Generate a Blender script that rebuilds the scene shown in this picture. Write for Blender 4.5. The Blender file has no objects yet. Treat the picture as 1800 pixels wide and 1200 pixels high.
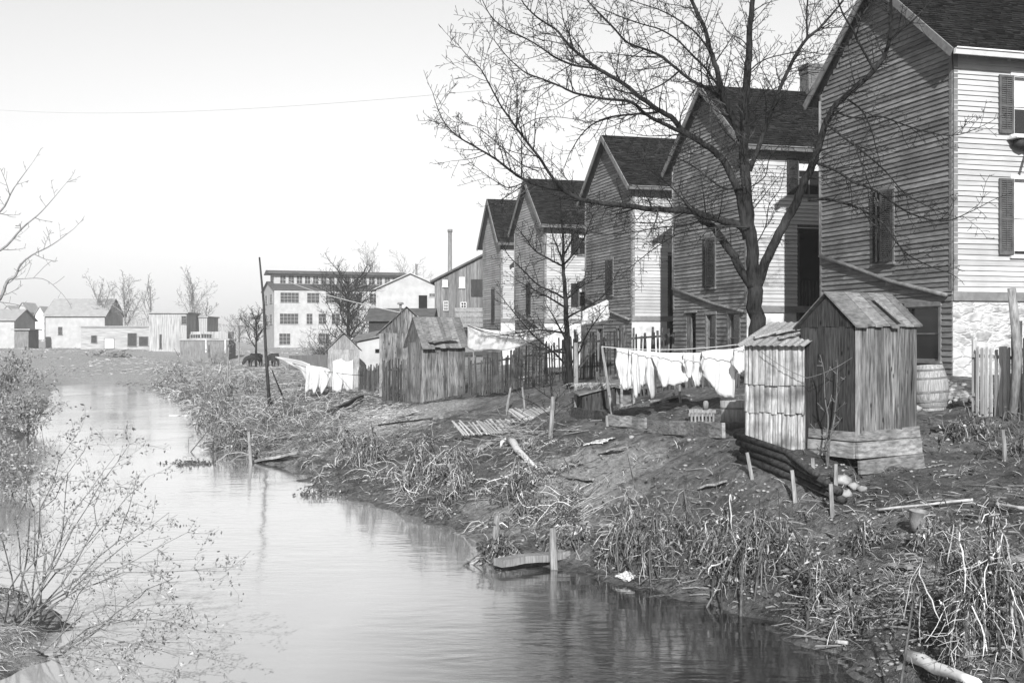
import bpy, math, random
import numpy as np
from mathutils import Vector, Matrix, noise
C = bpy.data.collections.new('creekside'); bpy.context.scene.collection.children.link(C)
F = 2000.0; HZ = 595.0; CH = 3.3          # focal length in photo pixels, horizon row, camera height over the water
R = random.Random(7)
PI = math.pi
def P(px, py, Y): return Vector(((px-900)*Y/F, Y, CH-(py-HZ)*Y/F))
# ------------------------------------------------------------------ materials
def nodes(name):
    m = bpy.data.materials.new(name); m.use_nodes = True
    nt = m.node_tree
    for n in list(nt.nodes): nt.nodes.remove(n)
    out = nt.nodes.new('ShaderNodeOutputMaterial')
    return m, nt, out
def mat(name, lo, hi, scale=6, stretch=(1,1,1), rough=.85, island=0, bump=.3, bdist=.01, detail=6, stain=0, sscale=1.2, scol=.02,
        contrast=(.3,.7), spec=.06, metal=0, knots=False):
    lo *= .84; hi *= .84; scol *= .84
    m, nt, out = nodes(name); N = nt.nodes.new; L = nt.links.new
    tc = N('ShaderNodeTexCoord'); mp = N('ShaderNodeMapping'); mp.inputs['Scale'].default_value = stretch
    L(tc.outputs['Object'], mp.inputs['Vector'])
    geo = N('ShaderNodeNewGeometry')
    if island:
        ad = N('ShaderNodeVectorMath'); ad.operation = 'ADD'
        sc = N('ShaderNodeMath'); sc.operation = 'MULTIPLY'; sc.inputs[1].default_value = 37
        L(geo.outputs['Random Per Island'], sc.inputs[0]); L(mp.outputs[0], ad.inputs[0]); L(sc.outputs[0], ad.inputs[1]); vec = ad.outputs[0]
    else: vec = mp.outputs[0]
    nz = N('ShaderNodeTexNoise'); nz.inputs['Scale'].default_value = scale; nz.inputs['Detail'].default_value = detail; nz.inputs['Roughness'].default_value = .62
    L(vec, nz.inputs['Vector'])
    mr = N('ShaderNodeMapRange'); mr.inputs[1].default_value = contrast[0]; mr.inputs[2].default_value = contrast[1]
    mr.inputs[3].default_value = lo; mr.inputs[4].default_value = hi
    L(nz.outputs[0], mr.inputs[0]); val = mr.outputs[0]
    if island:
        im = N('ShaderNodeMapRange'); im.inputs[3].default_value = 1-island; im.inputs[4].default_value = 1+island
        L(geo.outputs['Random Per Island'], im.inputs[0])
        mu = N('ShaderNodeMath'); mu.operation = 'MULTIPLY'; L(val, mu.inputs[0]); L(im.outputs[0], mu.inputs[1]); val = mu.outputs[0]
    if stain:
        n2 = N('ShaderNodeTexNoise'); n2.inputs['Scale'].default_value = sscale; n2.inputs['Detail'].default_value = 5
        L(tc.outputs['Object'], n2.inputs['Vector'])
        r2 = N('ShaderNodeMapRange'); r2.inputs[1].default_value = .48; r2.inputs[2].default_value = .68; r2.inputs[4].default_value = stain
        L(n2.outputs[0], r2.inputs[0])
        mx = N('ShaderNodeMix'); mx.data_type = 'FLOAT'; L(r2.outputs[0], mx.inputs[0]); L(val, mx.inputs[2]); mx.inputs[3].default_value = scol; val = mx.outputs[0]
    if knots:
        v = N('ShaderNodeTexVoronoi'); v.inputs['Scale'].default_value = 1.0
        mk_ = N('ShaderNodeMapping'); mk_.inputs['Scale'].default_value = (7,7,3.2); L(tc.outputs['Object'], mk_.inputs[0]); L(mk_.outputs[0], v.inputs['Vector'])
        r3 = N('ShaderNodeMapRange'); r3.inputs[1].default_value = .07; r3.inputs[2].default_value = .16; r3.inputs[3].default_value = .25; r3.inputs[4].default_value = 1
        L(v.outputs['Distance'], r3.inputs[0]); mu = N('ShaderNodeMath'); mu.operation = 'MULTIPLY'; L(val, mu.inputs[0]); L(r3.outputs[0], mu.inputs[1]); val = mu.outputs[0]
    b = N('ShaderNodeBsdfPrincipled'); b.inputs['Roughness'].default_value = rough; b.inputs['Specular IOR Level'].default_value = spec; b.inputs['Metallic'].default_value = metal
    L(val, b.inputs['Base Color'])
    if bump:
        bp = N('ShaderNodeBump'); bp.inputs['Strength'].default_value = bump; bp.inputs['Distance'].default_value = bdist
        L(nz.outputs[0], bp.inputs['Height']); L(bp.outputs[0], b.inputs['Normal'])
    L(b.outputs[0], out.inputs[0]); return m
M = {}
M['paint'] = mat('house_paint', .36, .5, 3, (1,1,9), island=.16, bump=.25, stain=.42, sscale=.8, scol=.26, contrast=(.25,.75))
M['paint_worn_shaded'] = mat('worn_shaded_house_paint', .1, .28, 3, (1,1,9), island=.3, bump=.3, stain=.6, sscale=.9, scol=.08, contrast=(.25,.75))  # weathered gable paint, darkened further to put raking-light shade into the colour
M['trim'] = mat('trim_paint', .12, .24, 5, (1,1,1), island=.15, bump=.3, stain=.5, scol=.14)
M['trim_white'] = mat('white_trim_paint', .6, .78, 5, bump=.2, stain=.3, scol=.3)
M['shingle'] = mat('roof_shingle', .004, .032, 5, (1,1,1), island=.55, bump=.6, bdist=.02, stain=.4, scol=.012, sscale=.7)
M['shutter'] = mat('shutter_paint', .015, .04, 6, bump=.3, stain=.4, scol=.1)
M['shutter_pale'] = mat('pale_shutter_paint', .06, .13, 6, bump=.3, stain=.4, scol=.1)
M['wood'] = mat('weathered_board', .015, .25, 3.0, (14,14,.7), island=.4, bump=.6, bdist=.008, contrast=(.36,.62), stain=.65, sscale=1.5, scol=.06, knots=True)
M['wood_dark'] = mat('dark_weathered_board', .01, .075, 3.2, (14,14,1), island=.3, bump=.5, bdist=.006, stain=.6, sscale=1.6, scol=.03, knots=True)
M['wood_pale'] = mat('pale_weathered_board', .14, .42, 3, (14,14,1), island=.25, bump=.5, bdist=.006, stain=.5, sscale=1.8, scol=.12)
M['wood_x'] = mat('plank_wood', .07, .34, 3, (2,2,9), island=.35, bump=.5, bdist=.006, stain=.5, sscale=2.2, scol=.08)
M['wood_roof'] = mat('roof_board', .07, .24, 3.2, (2,9,2), island=.35, bump=.5, bdist=.006, stain=.5, sscale=2.0, scol=.07)
M['tin'] = mat('whitewashed_slab', .09, .42, 3.5, (9,9,1.2), island=.3, bump=.5, bdist=.008, stain=.85, sscale=3.0, scol=.07, contrast=(.25,.6))
M['picket'] = mat('grey_picket', .02, .14, 4, (9,9,1), island=.5, bump=.4, bdist=.006)
M['picket_pale'] = mat('pale_picket', .28, .5, 4, (9,9,1), island=.3, bump=.4, bdist=.006, stain=.3, scol=.2)
M['log'] = mat('peeled_pole', .012, .08, 5, (3,3,3), island=.3, bump=.6, bdist=.008)
M['post'] = mat('split_post', .1, .34, 4, (8,8,1), island=.2, bump=.5, bdist=.008, stain=.4, sscale=4, scol=.14)
M['bark'] = mat('tree_bark', .004, .035, 7, (3,3,.5), rough=.95, bump=1, bdist=.05, stain=.5, sscale=1.6, scol=.07, contrast=(.35,.65))
M['twig'] = mat('twig_bark', .008, .03, 9, bump=0, stain=.3, scol=.2)
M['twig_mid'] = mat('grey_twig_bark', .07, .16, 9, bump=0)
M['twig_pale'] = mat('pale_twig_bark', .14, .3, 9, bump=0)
M['leaf'] = mat('dried_leaf', .05, .2, 9, bump=0, island=.5)
M['cloth'] = mat('white_linen', .5, .6, 12, bump=.25, bdist=.01, spec=.1)
M['straw'] = mat('dead_grass', .2, .5, 9, bump=0, island=.7)
M['weedstraw'] = mat('weed_straw', .14, .46, 9, bump=0, island=.6)
M['straw_dim'] = mat('dim_dead_grass', .03, .2, 9, bump=0, island=.6)
M['weedstem'] = mat('weed_stem', .03, .14, 9, bump=0, island=.4)
M['rock'] = mat('pale_rock', .2, .42, 7, bump=.7, bdist=.02, stain=.4, sscale=5, scol=.2)
M['rock_dark'] = mat('dark_rock', .1, .3, 7, bump=.7, bdist=.02, island=.5)
M['brick'] = mat('chimney_brick', .07, .2, 8, (1,1,5), bump=.6)
M['plaster'] = mat('whitewashed_plaster', .5, .75, 4, bump=.4, stain=.55, sscale=1.5, scol=.25)
M['mill'] = mat('mill_whitewash', .34, .46, 1.2, bump=.2, stain=.15, scol=.5)
M['slate'] = mat('mill_roof', .06, .12, 2, bump=.2)
M['barnwood'] = mat('barn_board', .1, .26, 2.5, (5,5,.5), island=.3, bump=.3, stain=.3, scol=.1)
M['metal'] = mat('rusty_iron', .08, .22, 6, rough=.6, bump=.2, spec=.5)
M['dark'] = mat('dark_interior', .006, .012, 4, bump=0)
M['curtain'] = mat('window_blind', .55, .7, 6, (6,6,1), bump=.2)
M['slate_hazed'] = mat('hazed_far_roof', .26, .36, 2, bump=.2)  # far roofs lightened, the haze over them painted in
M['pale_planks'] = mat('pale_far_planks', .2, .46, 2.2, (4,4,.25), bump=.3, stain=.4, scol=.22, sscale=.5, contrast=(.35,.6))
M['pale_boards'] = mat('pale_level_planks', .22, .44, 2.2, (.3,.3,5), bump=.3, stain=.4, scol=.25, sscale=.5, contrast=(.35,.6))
M['paint_hazed'] = mat('hazed_house_paint', .24, .4, 3, (1,1,9), island=.14, bump=.3, stain=.5, sscale=.9, scol=.14, contrast=(.25,.75))  # gables of the far houses, lightened to put haze into the colour
M['leaf_pale'] = mat('pale_dried_leaf', .14, .36, 9, bump=0, island=.5)  # bush leaves lightened, halation at the left painted into them
M['far_pane'] = mat('far_window_pane', .03, .09, 8, bump=0)  # distant panes lightened so their colour carries the haze
M['hide'] = mat('black_hide', .02, .06, 5, bump=.2); M['hide_white'] = mat('white_hide', .5, .7, 5, bump=.1)
M['feather'] = mat('hen_feather', .25, .65, 16, bump=.4)
def glass():
    m, nt, out = nodes('window_glass'); b = nt.nodes.new('ShaderNodeBsdfPrincipled')
    b.inputs['Base Color'].default_value = (.015,.015,.015,1); b.inputs['Roughness'].default_value = .12; b.inputs['Specular IOR Level'].default_value = .5
    nt.links.new(b.outputs[0], out.inputs[0]); return m
M['glass'] = glass()
def stone():
    m, nt, out = nodes('rubble_stone_wall'); N = nt.nodes.new; L = nt.links.new
    tc = N('ShaderNodeTexCoord'); mp = N('ShaderNodeMapping'); mp.inputs['Scale'].default_value = (2.3,2.3,4.6); L(tc.outputs['Object'], mp.inputs[0])
    nz = N('ShaderNodeTexNoise'); nz.inputs['Scale'].default_value = 3; L(mp.outputs[0], nz.inputs['Vector'])
    ad = N('ShaderNodeMix'); ad.data_type = 'VECTOR'; ad.inputs[0].default_value = .34; L(mp.outputs[0], ad.inputs[4]); L(nz.outputs[1], ad.inputs[5])
    v = N('ShaderNodeTexVoronoi'); v.inputs['Scale'].default_value = 1.5; v.feature = 'DISTANCE_TO_EDGE'; L(ad.outputs[1], v.inputs['Vector'])
    v2 = N('ShaderNodeTexVoronoi'); v2.inputs['Scale'].default_value = 1.5; L(ad.outputs[1], v2.inputs['Vector'])
    bw = N('ShaderNodeRGBToBW'); L(v2.outputs['Color'], bw.inputs[0])
    n2 = N('ShaderNodeTexNoise'); n2.inputs['Scale'].default_value = 9; n2.inputs['Detail'].default_value = 7; L(tc.outputs['Object'], n2.inputs['Vector'])
    s = N('ShaderNodeMath'); s.operation = 'MULTIPLY'; L(bw.outputs[0], s.inputs[0]); L(n2.outputs[0], s.inputs[1])
    sr = N('ShaderNodeMapRange'); sr.inputs[1].default_value = .05; sr.inputs[2].default_value = .45; sr.inputs[3].default_value = .12; sr.inputs[4].default_value = .4; L(s.outputs[0], sr.inputs[0])
    mr = N('ShaderNodeMapRange'); mr.inputs[1].default_value = .02; mr.inputs[2].default_value = .16; L(v.outputs['Distance'], mr.inputs[0])
    n3 = N('ShaderNodeTexNoise'); n3.inputs['Scale'].default_value = 2.2; n3.inputs['Detail'].default_value = 4; L(tc.outputs['Object'], n3.inputs['Vector'])
    r3 = N('ShaderNodeMapRange'); r3.inputs[1].default_value = .44; r3.inputs[2].default_value = .6; L(n3.outputs[0], r3.inputs[0])
    mm = N('ShaderNodeMath'); mm.operation = 'MULTIPLY'; L(mr.outputs[0], mm.inputs[0]); L(r3.outputs[0], mm.inputs[1])
    mx = N('ShaderNodeMix'); mx.data_type = 'FLOAT'; mx.inputs[2].default_value = .4; L(mm.outputs[0], mx.inputs[0]); L(sr.outputs[0], mx.inputs[3])
    b = N('ShaderNodeBsdfPrincipled'); b.inputs['Roughness'].default_value = .9; L(mx.outputs[0], b.inputs['Base Color'])
    ha = N('ShaderNodeMath'); ha.operation = 'ADD'; L(mr.outputs[0], ha.inputs[0]); L(n2.outputs[0], ha.inputs[1])
    bp = N('ShaderNodeBump'); bp.inputs['Strength'].default_value = .8; bp.inputs['Distance'].default_value = .03; L(ha.outputs[0], bp.inputs['Height']); L(bp.outputs[0], b.inputs['Normal'])
    L(b.outputs[0], out.inputs[0]); return m
M['stone'] = stone()
# ------------------------------------------------------------------ objects
def tag(o, label=None, cat=None, group=None, kind=None):
    if label: o['label'] = label
    if cat: o['category'] = cat
    if group: o['group'] = group
    if kind: o['kind'] = kind
    return o
def thing(name, loc, label, cat, rz=0, group=None):
    o = bpy.data.objects.new(name, None); C.objects.link(o); o.empty_display_size = .2
    o.location = loc; o.rotation_euler = (0,0,rz)
    return tag(o, label, cat, group)
class MB:
    def __init__(s): s.v = []; s.f = []
    def face(s, pts):
        i = len(s.v); s.v += [tuple(p) for p in pts]; s.f.append(tuple(range(i, i+len(pts))))
    def hexa(s, c):   # 8 corners: bottom 4 ccw, top 4 ccw
        i = len(s.v); s.v += [tuple(p) for p in c]
        for f in ((3,2,1,0),(4,5,6,7),(0,1,5,4),(1,2,6,5),(2,3,7,6),(3,0,4,7)): s.f.append(tuple(i+k for k in f))
    def box(s, x0,x1,y0,y1,z0,z1):
        s.hexa([(x0,y0,z0),(x1,y0,z0),(x1,y1,z0),(x0,y1,z0),(x0,y0,z1),(x1,y0,z1),(x1,y1,z1),(x0,y1,z1)])
    def beam(s, a, b, w, h, up=Vector((0,0,1)), w2=None, h2=None):
        a = Vector(a); b = Vector(b); d = (b-a).normalized(); x = d.cross(up)
        if x.length < 1e-3: x = d.cross(Vector((0,1,0)))
        x.normalize(); y = x.cross(d); w2 = w2 or w; h2 = h2 or h
        s.hexa([a-x*w/2-y*h/2, a+x*w/2-y*h/2, a+x*w/2+y*h/2, a-x*w/2+y*h/2, b-x*w2/2-y*h2/2, b+x*w2/2-y*h2/2, b+x*w2/2+y*h2/2, b-x*w2/2+y*h2/2])
    def tube(s, pts, rads, n=6, cap=True):
        pts = [Vector(p) for p in pts]
        if not hasattr(rads, '__len__'): rads = [rads]*len(pts)
        i0 = len(s.v); d = (pts[1]-pts[0]).normalized(); x = d.cross(Vector((.31,.2,.93)))
        if x.length < .05: x = d.cross(Vector((1,0,0)))
        x.normalize(); k = len(pts)
        for i, p in enumerate(pts):
            d = (pts[min(i+1,k-1)]-pts[max(i-1,0)])
            if d.length < 1e-6: d = Vector((0,0,1))
            d.normalize(); x = (x-d*x.dot(d)); x = x.normalized() if x.length > 1e-4 else d.orthogonal().normalized(); y = d.cross(x)
            for j in range(n):
                a = 2*PI*j/n; s.v.append(tuple(p+(x*math.cos(a)+y*math.sin(a))*rads[i]))
        for i in range(k-1):
            for j in range(n):
                a = i0+i*n+j; b = i0+i*n+(j+1)%n; s.f.append((a,b,b+n,a+n))
        if cap and n > 2:
            s.f.append(tuple(i0+j for j in reversed(range(n)))); s.f.append(tuple(i0+(k-1)*n+j for j in range(n)))
    def rock(s, c, r, sq=.7, seed=0, n=7):
        c = Vector(c); i0 = len(s.v); rr = random.Random(seed); rows = 4
        off = [[r*(.75+.5*rr.random()) for j in range(n)] for i in range(rows)]
        for i in range(rows):
            ph = -PI/2+PI*(i+.5)/rows
            for j in range(n):
                a = 2*PI*j/n+i*.3; q = off[i][j]
                s.v.append((c.x+q*math.cos(ph)*math.cos(a), c.y+q*math.cos(ph)*math.sin(a), c.z+q*sq*math.sin(ph)))
        for i in range(rows-1):
            for j in range(n):
                a = i0+i*n+j; b = i0+i*n+(j+1)%n; s.f.append((a,b,b+n,a+n))
        s.f.append(tuple(i0+j for j in reversed(range(n)))); s.f.append(tuple(i0+(rows-1)*n+j for j in range(n)))
    def lathe(s, c, prof, n=20, tilt=(0,0)):
        c = Vector(c); i0 = len(s.v); ax = Vector((tilt[0],tilt[1],1)).normalized(); x = ax.orthogonal().normalized(); y = ax.cross(x)
        for (r, z) in prof:
            for j in range(n):
                a = 2*PI*j/n; s.v.append(tuple(c+ax*z+(x*math.cos(a)+y*math.sin(a))*r))
        for i in range(len(prof)-1):
            for j in range(n):
                a = i0+i*n+j; b = i0+i*n+(j+1)%n; s.f.append((a,b,b+n,a+n))
    def build(s, name, m, parent=None, smooth=False, world=True):
        me = bpy.data.meshes.new(name); V = s.v
        if parent is not None and world:
            mi = (Matrix.Translation(parent.location) @ Matrix.Rotation(parent.rotation_euler.z, 4, 'Z')).inverted() if parent.parent is None else None
            if mi is None:
                g = parent.parent; mi = (Matrix.Translation(g.location) @ Matrix.Rotation(g.rotation_euler.z, 4, 'Z')).inverted()
            V = [tuple(mi @ Vector(v)) for v in V]
        me.from_pydata(V, [], s.f)
        me.materials.append(m); o = bpy.data.objects.new(name, me); C.objects.link(o)
        if parent is not None: o.parent = parent
        if smooth: me.polygons.foreach_set('use_smooth', [True]*len(me.polygons))
        me.update(); return o
def copy_tree(o, parent=None, label=None):
    c = o.copy(); C.objects.link(c); c.parent = parent
    if label: c['label'] = label
    for ch in o.children: copy_tree(ch, c)
    return c
# ------------------------------------------------------------------ terrain
def W0(px, py, z=0.):
    Y = (CH-z)*F/(py-HZ); return ((px-900)*Y/F, Y)
RS = [(4.4,-6),(4.2,2),(3.9,7)] + [W0(*p) for p in [(1560,1200),(1450,1145),(1340,1095),(1240,1062),(1120,1037),(1040,1012),(985,1000),(900,1003),(850,985),(822,945),(780,925),(700,900),(640,880),
    (560,855),(528,832),(490,818),(440,812),(400,800),(362,792),(372,768),(352,740),(332,718),(300,700),(262,688),(200,673)]]
LS = [W0(*p) for p in [(110,672),(92,690),(78,720),(60,745),(20,790),(-60,830),(-200,900),(-200,1000),(-60,1040),(0,1035),(90,1060),(118,1090),(95,1130),(30,1165),(-30,1200)]] + [(-4.8,8),(-5,2),(-5.2,-6)]
POLY = np.array(RS+LS)
def sdist(X, Y):
    """signed distance to the creek outline, negative in the water"""
    X = np.asarray(X, float); Y = np.asarray(Y, float); n = len(POLY)
    best = np.full(X.shape, 1e9); ins = np.zeros(X.shape, bool)
    for i in range(n):
        ax, ay = POLY[i]; bx, by = POLY[(i+1)%n]; dx, dy = bx-ax, by-ay
        t = np.clip(((X-ax)*dx+(Y-ay)*dy)/(dx*dx+dy*dy+1e-9), 0, 1)
        best = np.minimum(best, (X-ax-t*dx)**2+(Y-ay-t*dy)**2)
        c = ((ay > Y) != (by > Y)) & (X < (bx-ax)*(Y-ay)/((by-ay) if abs(by-ay) > 1e-9 else 1e-9)+ax); ins ^= c
    d = np.sqrt(best); return np.where(ins, -d, d)
CP = [(x,y,0.0) for x,y in RS+LS]
for (px,py,z) in [(1800,1200,.65),(1800,1000,1.0),(1700,880,1.25),(1600,900,1.15),(1800,850,1.5),(1700,740,1.85),(1800,740,1.9),(1640,718,1.95),(1640,665,2.34),
    (1505,835,1.38),(1610,800,1.45),(1312,798,1.6),(1420,803,1.62),(1275,768,1.75),(1010,737,1.5),(1150,714,1.85),(1300,712,1.95),(1100,760,1.45),(1100,850,1.0),(1200,800,1.4),(1250,900,.78),
    (1100,950,.42),(1300,980,.5),(1400,920,.95),(1500,1000,.65),(1600,1050,.7),(1700,1150,.62),(950,900,.48),(850,870,.45),(850,800,.85),(950,800,1.1),(820,700,1.4),(765,712,1.15),
    (700,760,.7),(650,830,.3),(600,780,.5),(600,720,.7),(500,760,.45),(520,700,.62),(450,770,.28),(690,695,1.12),(620,690,.75),(450,690,.5),(400,720,.35),(380,680,.45),(440,640,.8),
    (300,660,.6),(530,650,1.0),(560,615,1.9),(250,640,1.0),(250,615,2.0),(100,640,1.0),(50,612,2.0),(480,612,1.9),(900,690,1.6),(1000,668,2.1),(1100,665,2.2),(30,720,.45),(-60,700,.7)]:
    x, y = W0(px,py,z); CP.append((x,y,z))
CP += [(7.7,37.6,2.15),(5,47.5,2.0),(1.7,59.3,1.8),(-.7,67.7,1.7),(18,30,2.6),(18,50,2.5),(20,80,2.5),(30,15,2.4),(25,5,2.0),(60,0,2.4),(60,60,2.6),(60,160,2.6),(12,100,2.2),(-10,110,1.8),
       (-5,175,2.1),(-45,135,2.1),(-90,150,2.2),(-60,80,1.2),(-30,35,.9),(-20,15,.8),(-12,5,.8),(-6.6,11.6,.55),(-8,8,.6),(-60,0,1.5),(0,260,2.4),(-110,260,2.5),(110,260,2.6),(-110,40,1.6),(7,5,.9),(12,8,1.2),(8,-5,1.2)]
CP = np.array(CP)
def _k(r2): return .5*r2*np.log(r2+1e-9)
_n = len(CP); _A = np.zeros((_n+3,_n+3)); _D = (CP[:,None,0]-CP[None,:,0])**2+(CP[:,None,1]-CP[None,:,1])**2
_A[:_n,:_n] = _k(_D)+np.eye(_n)*.6; _A[:_n,_n] = 1; _A[:_n,_n+1:] = CP[:,:2]; _A[_n,:_n] = 1; _A[_n+1:,:_n] = CP[:,:2].T
_w = np.linalg.solve(_A, np.concatenate([CP[:,2],[0,0,0]]))
def base_h(X, Y):
    X = np.asarray(X, float); Y = np.asarray(Y, float)
    Xc = np.clip(X,-110,110); Yc = np.clip(Y,-6,255); z = np.full(X.shape, _w[_n])+_w[_n+1]*Xc+_w[_n+2]*Yc
    for i in range(_n): z += _w[i]*_k((Xc-CP[i,0])**2+(Yc-CP[i,1])**2)
    z = np.clip(z, -.5, 3.0); d = sdist(X, Y)
    d = d+(.11*np.sin(2.3*X+1.7*Y)+.1*np.sin(5.1*X-3.3*Y+1)+.09*np.sin(1.1*X+4.7*Y+2)+.05*np.sin(9*X+7*Y))*np.clip((1.5-np.abs(d))/1.2,0,1)*np.clip((Y-5)/5,0,1)
    up = np.minimum(d*.42, .14+.10*np.minimum(d,6)); land = np.maximum(z, up)
    land = np.where(d < 1.6, np.minimum(land, .03+d*.55+.1), land)
    return np.where(d > 0, np.maximum(land*np.clip(d/.35,0,1)**.5, .012), np.maximum(d*.5, -.7)), d
def span(a, b, fine0, fine1, step, g):
    xs = list(np.arange(fine0, fine1, step)); x, s = fine0, step
    while x > a: s *= g; x -= s; xs.insert(0, x)
    x, s = xs[-1], step
    while x < b: s *= g; x += s; xs.append(x)
    return np.array(xs)
GX = span(-340, 340, -9, 10, .085, 1.045); GY = span(-30, 500, 7.5, 30, .085, 1.03)
XX, YY = np.meshgrid(GX, GY)
ZZ, DD = base_h(XX, YY)
_nz = np.zeros_like(ZZ)
for i in range(ZZ.shape[0]):
    for j in range(ZZ.shape[1]):
        if DD[i,j] > 0:
            x, y = XX[i,j], YY[i,j]; v = noise.noise(Vector((x*.6, y*.6, 1)))*.10
            if 0 < y < 70 and -25 < x < 25: v += noise.noise(Vector((x*2.1, y*2.1, 5)))*.085+noise.noise(Vector((x*6, y*6, 8)))*.04
            _nz[i,j] = v
ZZ = np.where(DD > 0, np.maximum(ZZ+_nz*np.clip(DD/.8,0,1), .01), ZZ)
import bisect
ZL, DL, GXL, GYL = ZZ.tolist(), DD.tolist(), GX.tolist(), GY.tolist()
def _bil(Z, x, y):
    i = min(max(bisect.bisect_left(GYL, y)-1, 0), len(GYL)-2); j = min(max(bisect.bisect_left(GXL, x)-1, 0), len(GXL)-2)
    a = (x-GXL[j])/(GXL[j+1]-GXL[j]); b = (y-GYL[i])/(GYL[i+1]-GYL[i]); r, q = Z[i], Z[i+1]
    return (r[j]*(1-a)+r[j+1]*a)*(1-b)+(q[j]*(1-a)+q[j+1]*a)*b
def H(x, y): return _bil(ZL, x, y)
def SD(x, y): return _bil(DL, x, y)
def G(px, py, dz=0):
    """the point of the ground seen at a pixel of the photograph"""
    dx = (px-900)/F; dz_ = -(py-HZ)/F; y = 7.0; st = .2
    while y < 400:
        if CH+dz_*y <= max(H(dx*y, y), 0): break
        st = max(.2, y*.02); y += st
    lo, hi = y-st, y
    for _ in range(6):
        y = (lo+hi)/2
        if CH+dz_*y <= max(H(dx*y, y), 0): hi = y
        else: lo = y
    return Vector((dx*y, y, max(H(dx*y, y), -.2)+dz))
def on(x, y, dz=0): return Vector((x, y, H(x,y)+dz))
# ------------------------------------------------------------------ ground, water, sky
def ground_mat():
    m, nt, out = nodes('bank_soil'); N = nt.nodes.new; L = nt.links.new
    tc = N('ShaderNodeTexCoord'); at = N('ShaderNodeAttribute'); at.attribute_name = 'dry'
    def nz(s, d=6, st=(1,1,1)):
        mp = N('ShaderNodeMapping'); mp.inputs['Scale'].default_value = st; L(tc.outputs['Object'], mp.inputs[0])
        n = N('ShaderNodeTexNoise'); n.inputs['Scale'].default_value = s; n.inputs['Detail'].default_value = d; n.inputs['Roughness'].default_value = .65; L(mp.outputs[0], n.inputs['Vector']); return n
    a = nz(1.1); b = nz(9, 8); c = nz(45, 3)
    r1 = N('ShaderNodeMapRange'); r1.inputs[1].default_value = .35; r1.inputs[2].default_value = .65; r1.inputs[3].default_value = .04; r1.inputs[4].default_value = .145; L(a.outputs[0], r1.inputs[0])
    r2 = N('ShaderNodeMapRange'); r2.inputs[1].default_value = .3; r2.inputs[2].default_value = .7; r2.inputs[3].default_value = .3; r2.inputs[4].default_value = 2.0; L(b.outputs[0], r2.inputs[0])
    mu = N('ShaderNodeMath'); mu.operation = 'MULTIPLY'; L(r1.outputs[0], mu.inputs[0]); L(r2.outputs[0], mu.inputs[1])
    r3 = N('ShaderNodeMapRange'); r3.inputs[1].default_value = .62; r3.inputs[2].default_value = .72; r3.inputs[4].default_value = .22; L(c.outputs[0], r3.inputs[0])
    ad = N('ShaderNodeMath'); L(mu.outputs[0], ad.inputs[0]); L(r3.outputs[0], ad.inputs[1])
    # dry grass patches with a shape of their own
    sm = N('ShaderNodeMath'); sm.operation = 'ADD'; L(at.outputs['Fac'], sm.inputs[0]); L(nz(2.2, 7).outputs[0], sm.inputs[1])
    r4 = N('ShaderNodeMapRange'); r4.inputs[1].default_value = .85; r4.inputs[2].default_value = 1.15; L(sm.outputs[0], r4.inputs[0])
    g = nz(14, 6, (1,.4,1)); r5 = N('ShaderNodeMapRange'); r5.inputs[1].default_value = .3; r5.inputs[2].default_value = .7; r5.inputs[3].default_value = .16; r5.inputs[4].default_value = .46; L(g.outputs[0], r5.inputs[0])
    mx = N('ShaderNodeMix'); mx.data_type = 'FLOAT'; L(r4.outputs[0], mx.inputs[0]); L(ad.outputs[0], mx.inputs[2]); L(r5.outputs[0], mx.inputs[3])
    p = N('ShaderNodeBsdfPrincipled'); p.inputs['Roughness'].default_value = .8; p.inputs['Specular IOR Level'].default_value = .35; L(mx.outputs[0], p.inputs['Base Color'])
    hs = N('ShaderNodeMath'); L(b.outputs[0], hs.inputs[0]); L(c.outputs[0], hs.inputs[1])
    bp = N('ShaderNodeBump'); bp.inputs['Strength'].default_value = 1; bp.inputs['Distance'].default_value = .1; L(hs.outputs[0], bp.inputs['Height']); L(bp.outputs[0], p.inputs['Normal'])
    L(p.outputs[0], out.inputs[0]); return m
ny, nx = XX.shape
me = bpy.data.meshes.new('ground'); vs = np.stack([XX.ravel(),YY.ravel(),ZZ.ravel()],1)
idx = np.arange(ny*nx).reshape(ny,nx)
fs = np.stack([idx[:-1,:-1].ravel(),idx[:-1,1:].ravel(),idx[1:,1:].ravel(),idx[1:,:-1].ravel()],1)
me.from_pydata(vs.tolist(), [], fs.tolist()); me.polygons.foreach_set('use_smooth', [True]*len(me.polygons))
dry = me.attributes.new('dry', 'FLOAT', 'POINT')
far = np.clip((YY-30)/45, 0, 1)+.5*np.clip((YY-60)/30,0,1)  # dry grass, paled further with distance to paint in the haze
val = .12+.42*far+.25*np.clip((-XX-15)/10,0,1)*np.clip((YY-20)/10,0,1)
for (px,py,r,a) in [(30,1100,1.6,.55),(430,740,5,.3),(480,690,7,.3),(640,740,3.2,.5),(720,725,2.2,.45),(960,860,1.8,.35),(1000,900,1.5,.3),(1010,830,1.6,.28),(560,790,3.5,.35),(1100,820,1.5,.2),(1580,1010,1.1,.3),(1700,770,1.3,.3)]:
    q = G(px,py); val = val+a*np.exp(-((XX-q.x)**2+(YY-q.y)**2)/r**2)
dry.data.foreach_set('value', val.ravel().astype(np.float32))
me.materials.append(ground_mat()); o = bpy.data.objects.new('ground', me); C.objects.link(o); tag(o, kind='structure')
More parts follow.
